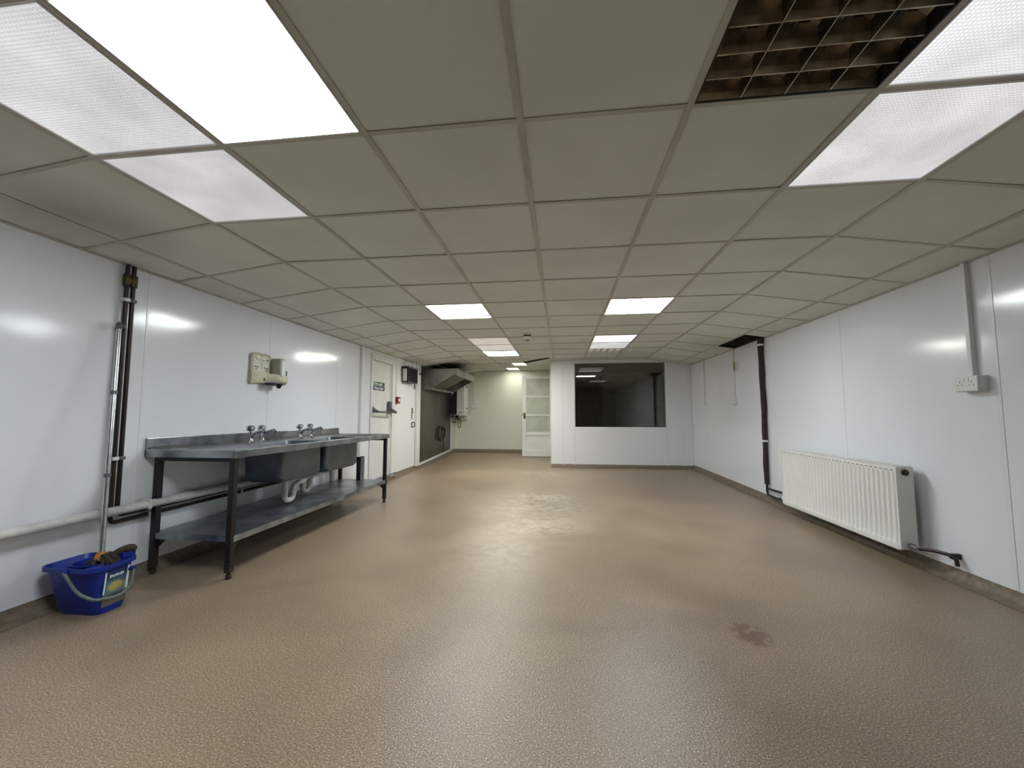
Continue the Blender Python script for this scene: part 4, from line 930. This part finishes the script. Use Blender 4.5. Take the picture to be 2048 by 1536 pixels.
# sticker on the right-hand front side, leaning with the wall of the bucket
def face_pt(u, v):                               # right side of bucket (x about -2.43..-2.40), u along y, v up
    return Vector((-2.440 + (v - 0.03) / 0.205 * 0.020 + 0.0022, 1.995 + u, v))
st_o = bmesh.new()
c0 = face_pt(0.038, 0.135)
rt = Vector((0, 1, 0)); upv = (face_pt(0, 0.2) - face_pt(0, 0.05)).normalized(); nr = rt.cross(upv)
for (a, b, c_, d_, e0, e1) in ((-0.058, 0.062, -0.098, 0.085, 0.0, 0.0012),): box(st_o, a, b, -e1, -e0, c_, d_)
so = link('sticker', st_o, M['sticker']); so.parent = bk
Rm = Matrix((rt, -nr, upv)).transposed()
SM = Matrix.Translation(c0 - Vector(ROOT[bk.name])) @ Rm.to_4x4(); so.matrix_local = SM
bm = bmesh.new(); box(bm, -0.060, -0.053, -0.0018, 0.0, -0.03, 0.085); box(bm, 0.052, 0.063, -0.0018, 0.0, -0.035, 0.088)
s2 = link('sticker_border', bm, M['signwhite']); s2.parent = bk; s2.matrix_local = SM
bm = bmesh.new()
for k in range(8): box(bm, -0.036 + k * 0.0092, -0.030 + k * 0.0092, -0.002, -0.0008, 0.050 + 0.003 * (k % 2), 0.066 - 0.002 * (k % 3))
s3 = link('sticker_print', bm, M['signwhite']); s3['kind'] = 'stuff'; s3.parent = bk; s3.matrix_local = SM

# mop leaning in the bucket against the wall
mo = thing('mop', 'string mop with silver telescopic handle standing in the blue bucket', 'mop', (-2.55, 2.05, 0.27))
A0, A1 = Vector((-2.545, 2.045, 0.275)), Vector((XL + 0.062, 2.207, 1.60))
part('handle', T([A0, A0.lerp(A1, 0.5), A1], 0.0135, n=12), M['alu'], mo, True)
for s in (0.33, 0.695): part('locking_collar', T([A0.lerp(A1, s - 0.008), A0.lerp(A1, s + 0.008)], 0.0165, n=12), M['greypl'], mo, True)
part('hanging_cap', T([A0.lerp(A1, 0.998), A0.lerp(A1, 1.018), A0.lerp(A1, 1.03)], [0.0175, 0.018, 0.012], n=12), M['greypl'], mo, True)
part('cap_hook', T(fillet([A0.lerp(A1, 1.015), A0.lerp(A1, 1.02) + Vector((0.0, 0.03, 0.004)), A0.lerp(A1, 1.005) + Vector((0.0, 0.034, 0))], 0.01), 0.008, n=8), M['greypl'], mo, True)
part('socket', T([A0 + Vector((0.0, 0, -0.012)), A0 + Vector((0, 0, 0.012)), A0 + Vector((-0.002, 0.002, 0.028))], [0.03, 0.026, 0.017], n=14), M['orange'], mo, True)
bm = bmesh.new(); rnd = random.Random(3)
for k in range(46):                              # strands flopping over the cone and rim
    a = rnd.uniform(0, 2 * PI); r = rnd.uniform(0.02, 0.07)
    if k < 26:
        e = Vector((-2.485 + rnd.uniform(-0.03, 0.045), 2.05 + rnd.uniform(-0.05, 0.06), 0.262 + rnd.uniform(0, 0.03)))
        mid = A0.lerp(e, 0.5) + Vector((0, 0, rnd.uniform(0.0, 0.03)))
        p = [A0 + Vector((rnd.uniform(-.01, .01), rnd.uniform(-.01, .01), -0.006)), mid, e, e + Vector((rnd.uniform(0.0, 0.03), rnd.uniform(-0.02, 0.02), -0.03))]
    else:
        e = A0 + Vector((r * math.cos(a), r * math.sin(a), -0.02))
        p = [A0 + Vector((0, 0, -0.006)), A0.lerp(e, 0.6) + Vector((0, 0, 0.004)), e, e + Vector((0, 0, -0.06))]
    tube(bm, fillet(p, 0.03, 2), 0.006, n=5)
so2 = part('mop_strands', bm, M['mop'], mo, True); so2['kind'] = 'stuff'
bm = bmesh.new(); tube(bm, fillet([(-2.50, 2.06, 0.275), (-2.47, 2.09, 0.30), (-2.44, 2.11, 0.312), (-2.415, 2.12, 0.302)], 0.03, 3), [0.016] + [0.02] * 8 + [0.012], n=14); part('clump', bm, M['mop'], mo, True)

# ------------------------------------------------------------------ right wall: sockets, conduits
def socket_x(name, label, y0, y1, z0, z1, ztop, yc_, depth, cw, double=True, deep=0.0):
    t = thing(name, label, 'socket', (XR, (y0 + y1) / 2, z0), 'wall sockets fed by conduit')
    part('back_box', B(XR - depth, XR, y0, y1, z0, z1, bev=0.004), M['whitepl'], t)
    f = part('face_plate', B(XR - depth - 0.008, XR - depth, y0 + 0.002, y1 - 0.002, z0 + 0.002, z1 - 0.002, bev=0.003), M['whitepl'], t)
    part('conduit', B(XR - 0.03, XR, yc_ - cw / 2, yc_ + cw / 2, z1 - 0.002, ztop, bev=0.003), M['whitepl'], t)
    if double:
        xf = XR - depth - 0.008
        for yo in ((y0 * 0.74 + y1 * 0.26), (y0 * 0.26 + y1 * 0.74)):
            zc_ = z0 + (z1 - z0) * 0.42
            for a, b, wy, wz in ((0, 0.02, 0.004, 0.009), (-0.012, 0, 0.008, 0.004), (0.012, 0, 0.008, 0.004)):
                part('pin_slot', B(xf - 0.0006, xf + 0.001, yo + a - wy / 2, yo + a + wy / 2, zc_ + b - wz / 2, zc_ + b + wz / 2), M['ink'], t)
        for yo in ((y0 + y1) / 2 - 0.014, (y0 + y1) / 2 + 0.014): part('rocker_switch', B(xf - 0.003, xf + 0.001, yo - 0.008, yo + 0.008, z0 + (z1 - z0) * 0.62, z0 + (z1 - z0) * 0.85, bev=0.001), M['whitepl'], t)
    return t
socket_x('wall_socket', 'white double socket with wide conduit at the right edge of the wall', 2.735, 2.885, 1.205, 1.30, cz(XR, 2.81) + 0.0, 2.81, 0.055, 0.028)
socket_x('wall_socket', 'white socket box at the foot of the conduit nearest the partition corner', 7.50, 7.61, 1.245, 1.315, cz(XR, 7.55) - 0.002, 7.54, 0.035, 0.032, False)
socket_x('wall_socket', 'white socket box at the foot of the conduit under the ceiling hole', 6.22, 6.36, 1.225, 1.33, cz(XR, 6.3) - 0.002, 6.28, 0.04, 0.032, False)
sb = thing('junction_box', 'small beige box beside the conduit under the ceiling hole', 'junction box', (XR, 6.21, 1.72))
part('box', B(XR - 0.035, XR, 6.16, 6.25, 1.70, 1.83, bev=0.004), M['whitepl'], sb); part('cover', B(XR - 0.039, XR - 0.035, 6.165, 6.245, 1.705, 1.825, bev=0.001), M['tan'], sb)

# ------------------------------------------------------------------ riser pipe and radiator
rp = thing('riser_pipe', 'dark brown lagged riser pipe beside the radiator on the right wall', 'pipe', (XR - 0.04, 5.40, 0.09))
xr_ = XR - 0.037
pts = []; rad = []
for k in range(24):
    u = k / 23; z = cz(XR, 5.4) + 0.03 - u * (cz(XR, 5.4) + 0.03 - 0.22)
    pts.append((xr_, 5.40 + 0.006 * math.sin(u * 9) + 0.004 * math.sin(u * 23), z)); rad.append(0.031 - 0.004 * u + 0.0018 * math.sin(u * 31))
part('lagging', T(pts, rad, n=12), M['lag'], rp, True)
part('bare_pipe', T(fillet([(xr_, 5.40, 0.24), (xr_, 5.40, 0.095), (xr_ - 0.02, 5.12, 0.10), (2.42, 4.93, 0.135), (2.42, 4.80, 0.16)], 0.05, 5), 0.014, n=10), M['pipeblk'], rp, True)
part('branch_pipe', T(fillet([(xr_, 5.40, 0.17), (xr_, 5.22, 0.175), (2.45, 4.78, 0.20)], 0.03, 4), 0.012, n=10), M['pipeblk'], rp, True)
for z in (1.94, 0.745): part('pipe_clip', T([(xr_, 5.40, z - 0.012), (xr_, 5.40, z + 0.012)], 0.0345 if z > 1 else 0.0335, n=14), M['whitepl'], rp)
part('lockshield_valve', lathe(bmesh.new(), (2.42, 4.86, 0.15), [(0.014, -0.05), (0.022, -0.03), (0.022, 0.03), (0.014, 0.05)], 12, 'y'), M['whitepl'], rp, True)

rd = thing('radiator', 'white ribbed panel radiator on the right wall', 'radiator', (2.42, 4.0, 0.115))
RX0, RX1, RY0, RY1, RZ0, RZ1 = 2.362, 2.475, 3.245, 4.792, 0.118, 0.695
bm = bmesh.new(); N = 31; sub_n = 8; n = N * sub_n
def ry(k): return RY0 + 0.016 + (RY1 - RY0 - 0.032) * k / n
rows = []
def amp(zf): return 0.0 if zf < 0.06 or zf > 0.935 else min(1.0, (zf - 0.06) / 0.03, (0.935 - zf) / 0.03)
zs_ = [0, 0.03, 0.06, 0.075, 0.09, 0.3, 0.6, 0.905, 0.92, 0.935, 0.96, 1.0]
for zf in zs_:
    rw = []
    for k in range(n + 1):
        ph = (k % sub_n) / sub_n; wv = 0.5 - 0.5 * math.cos(2 * PI * ph); wv = min(1, max(0, (wv - 0.15) * 1.6))
        rw.append(bm.verts.new((RX0 + 0.011 * (1 - wv) * amp(zf), ry(k), RZ0 + (RZ1 - RZ0) * zf)))
    rows.append(rw)
for r0, r1 in zip(rows, rows[1:]):
    for k in range(n): bm.faces.new((r0[k], r0[k + 1], r1[k + 1], r1[k]))
part('front_panel', bm, M['radw'], rd, True)
bm = bmesh.new(); box(bm, RX0, RX1, RY0, RY0 + 0.016, RZ0, RZ1, bev=0.004); part('end_panel', bm, M['radw'], rd)
bm = bmesh.new(); box(bm, RX0, RX1, RY1 - 0.016, RY1, RZ0, RZ1, bev=0.004); part('end_panel', bm, M['radw'], rd)
part('back_panel', B(RX1 - 0.02, RX1 - 0.006, RY0 + 0.016, RY1 - 0.016, RZ0, RZ1 - 0.005), M['radw'], rd)
part('bottom_seam', B(RX0, RX0 + 0.02, RY0 + 0.016, RY1 - 0.016, RZ0 - 0.006, RZ0 + 0.004, bev=0.002), M['radw'], rd)
bm = bmesh.new(); box(bm, RX0, RX0 + 0.018, RY0 + 0.016, RY1 - 0.016, RZ1 - 0.004, RZ1 + 0.006, bev=0.002); box(bm, RX1 - 0.018, RX1, RY0 + 0.016, RY1 - 0.016, RZ1 - 0.004, RZ1 + 0.006, bev=0.002)
for k in range(62): y = RY0 + 0.028 + k * 0.0245; box(bm, RX0 + 0.018, RX1 - 0.018, y, y + 0.012, RZ1 - 0.004, RZ1 + 0.003)
part('top_grille', bm, M['radw'], rd)
for k in range(N):
    y = ry(k * sub_n); part('seam_slot', B(RX0 - 0.0012, RX0 + 0.002, y + 0.012, y + 0.036, RZ1 - 0.030, RZ1 - 0.0245), M['raddark'], rd)
part('blanking_plug', lathe(bmesh.new(), (2.418, RY0, 0.655), [(0.022, 0.002), (0.022, -0.012), (0.014, -0.014)], 8, 'y'), M['blackpl'], rd)
part('air_vent', lathe(bmesh.new(), (2.418, RY0 - 0.012, 0.668), [(0.008, 0.002), (0.008, -0.012)], 10, 'y'), M['brass'], rd)
vt = thing('radiator_valve', 'dark radiator valve and tail pipe at the near foot of the radiator', 'valve', (2.44, 3.12, 0.12))
part('valve_body', lathe(bmesh.new(), (2.418, RY0 - 0.03, 0.148), [(0.012, 0.026), (0.02, 0.02), (0.02, -0.015), (0.014, -0.025)], 12, 'y'), M['greypl'], vt, True)
part('valve_nut', lathe(bmesh.new(), (2.418, RY0 - 0.062, 0.148), [(0.017, 0.012), (0.019, 0.008), (0.019, -0.01), (0.014, -0.012)], 6, 'y'), M['chrome'], vt)
part('tail_pipe', T(fillet([(2.418, RY0 - 0.06, 0.148), (2.45, 3.12, 0.16), (2.478, 3.03, 0.163), (2.49, 2.99, 0.15), (2.49, 2.985, 0.105)], 0.03, 4), 0.0115, n=10), M['pipeblk'], vt, True)
part('pipe_clip', B(2.475, XR, 3.0, 3.022, 0.14, 0.175, bev=0.004), M['pipeblk'], vt)
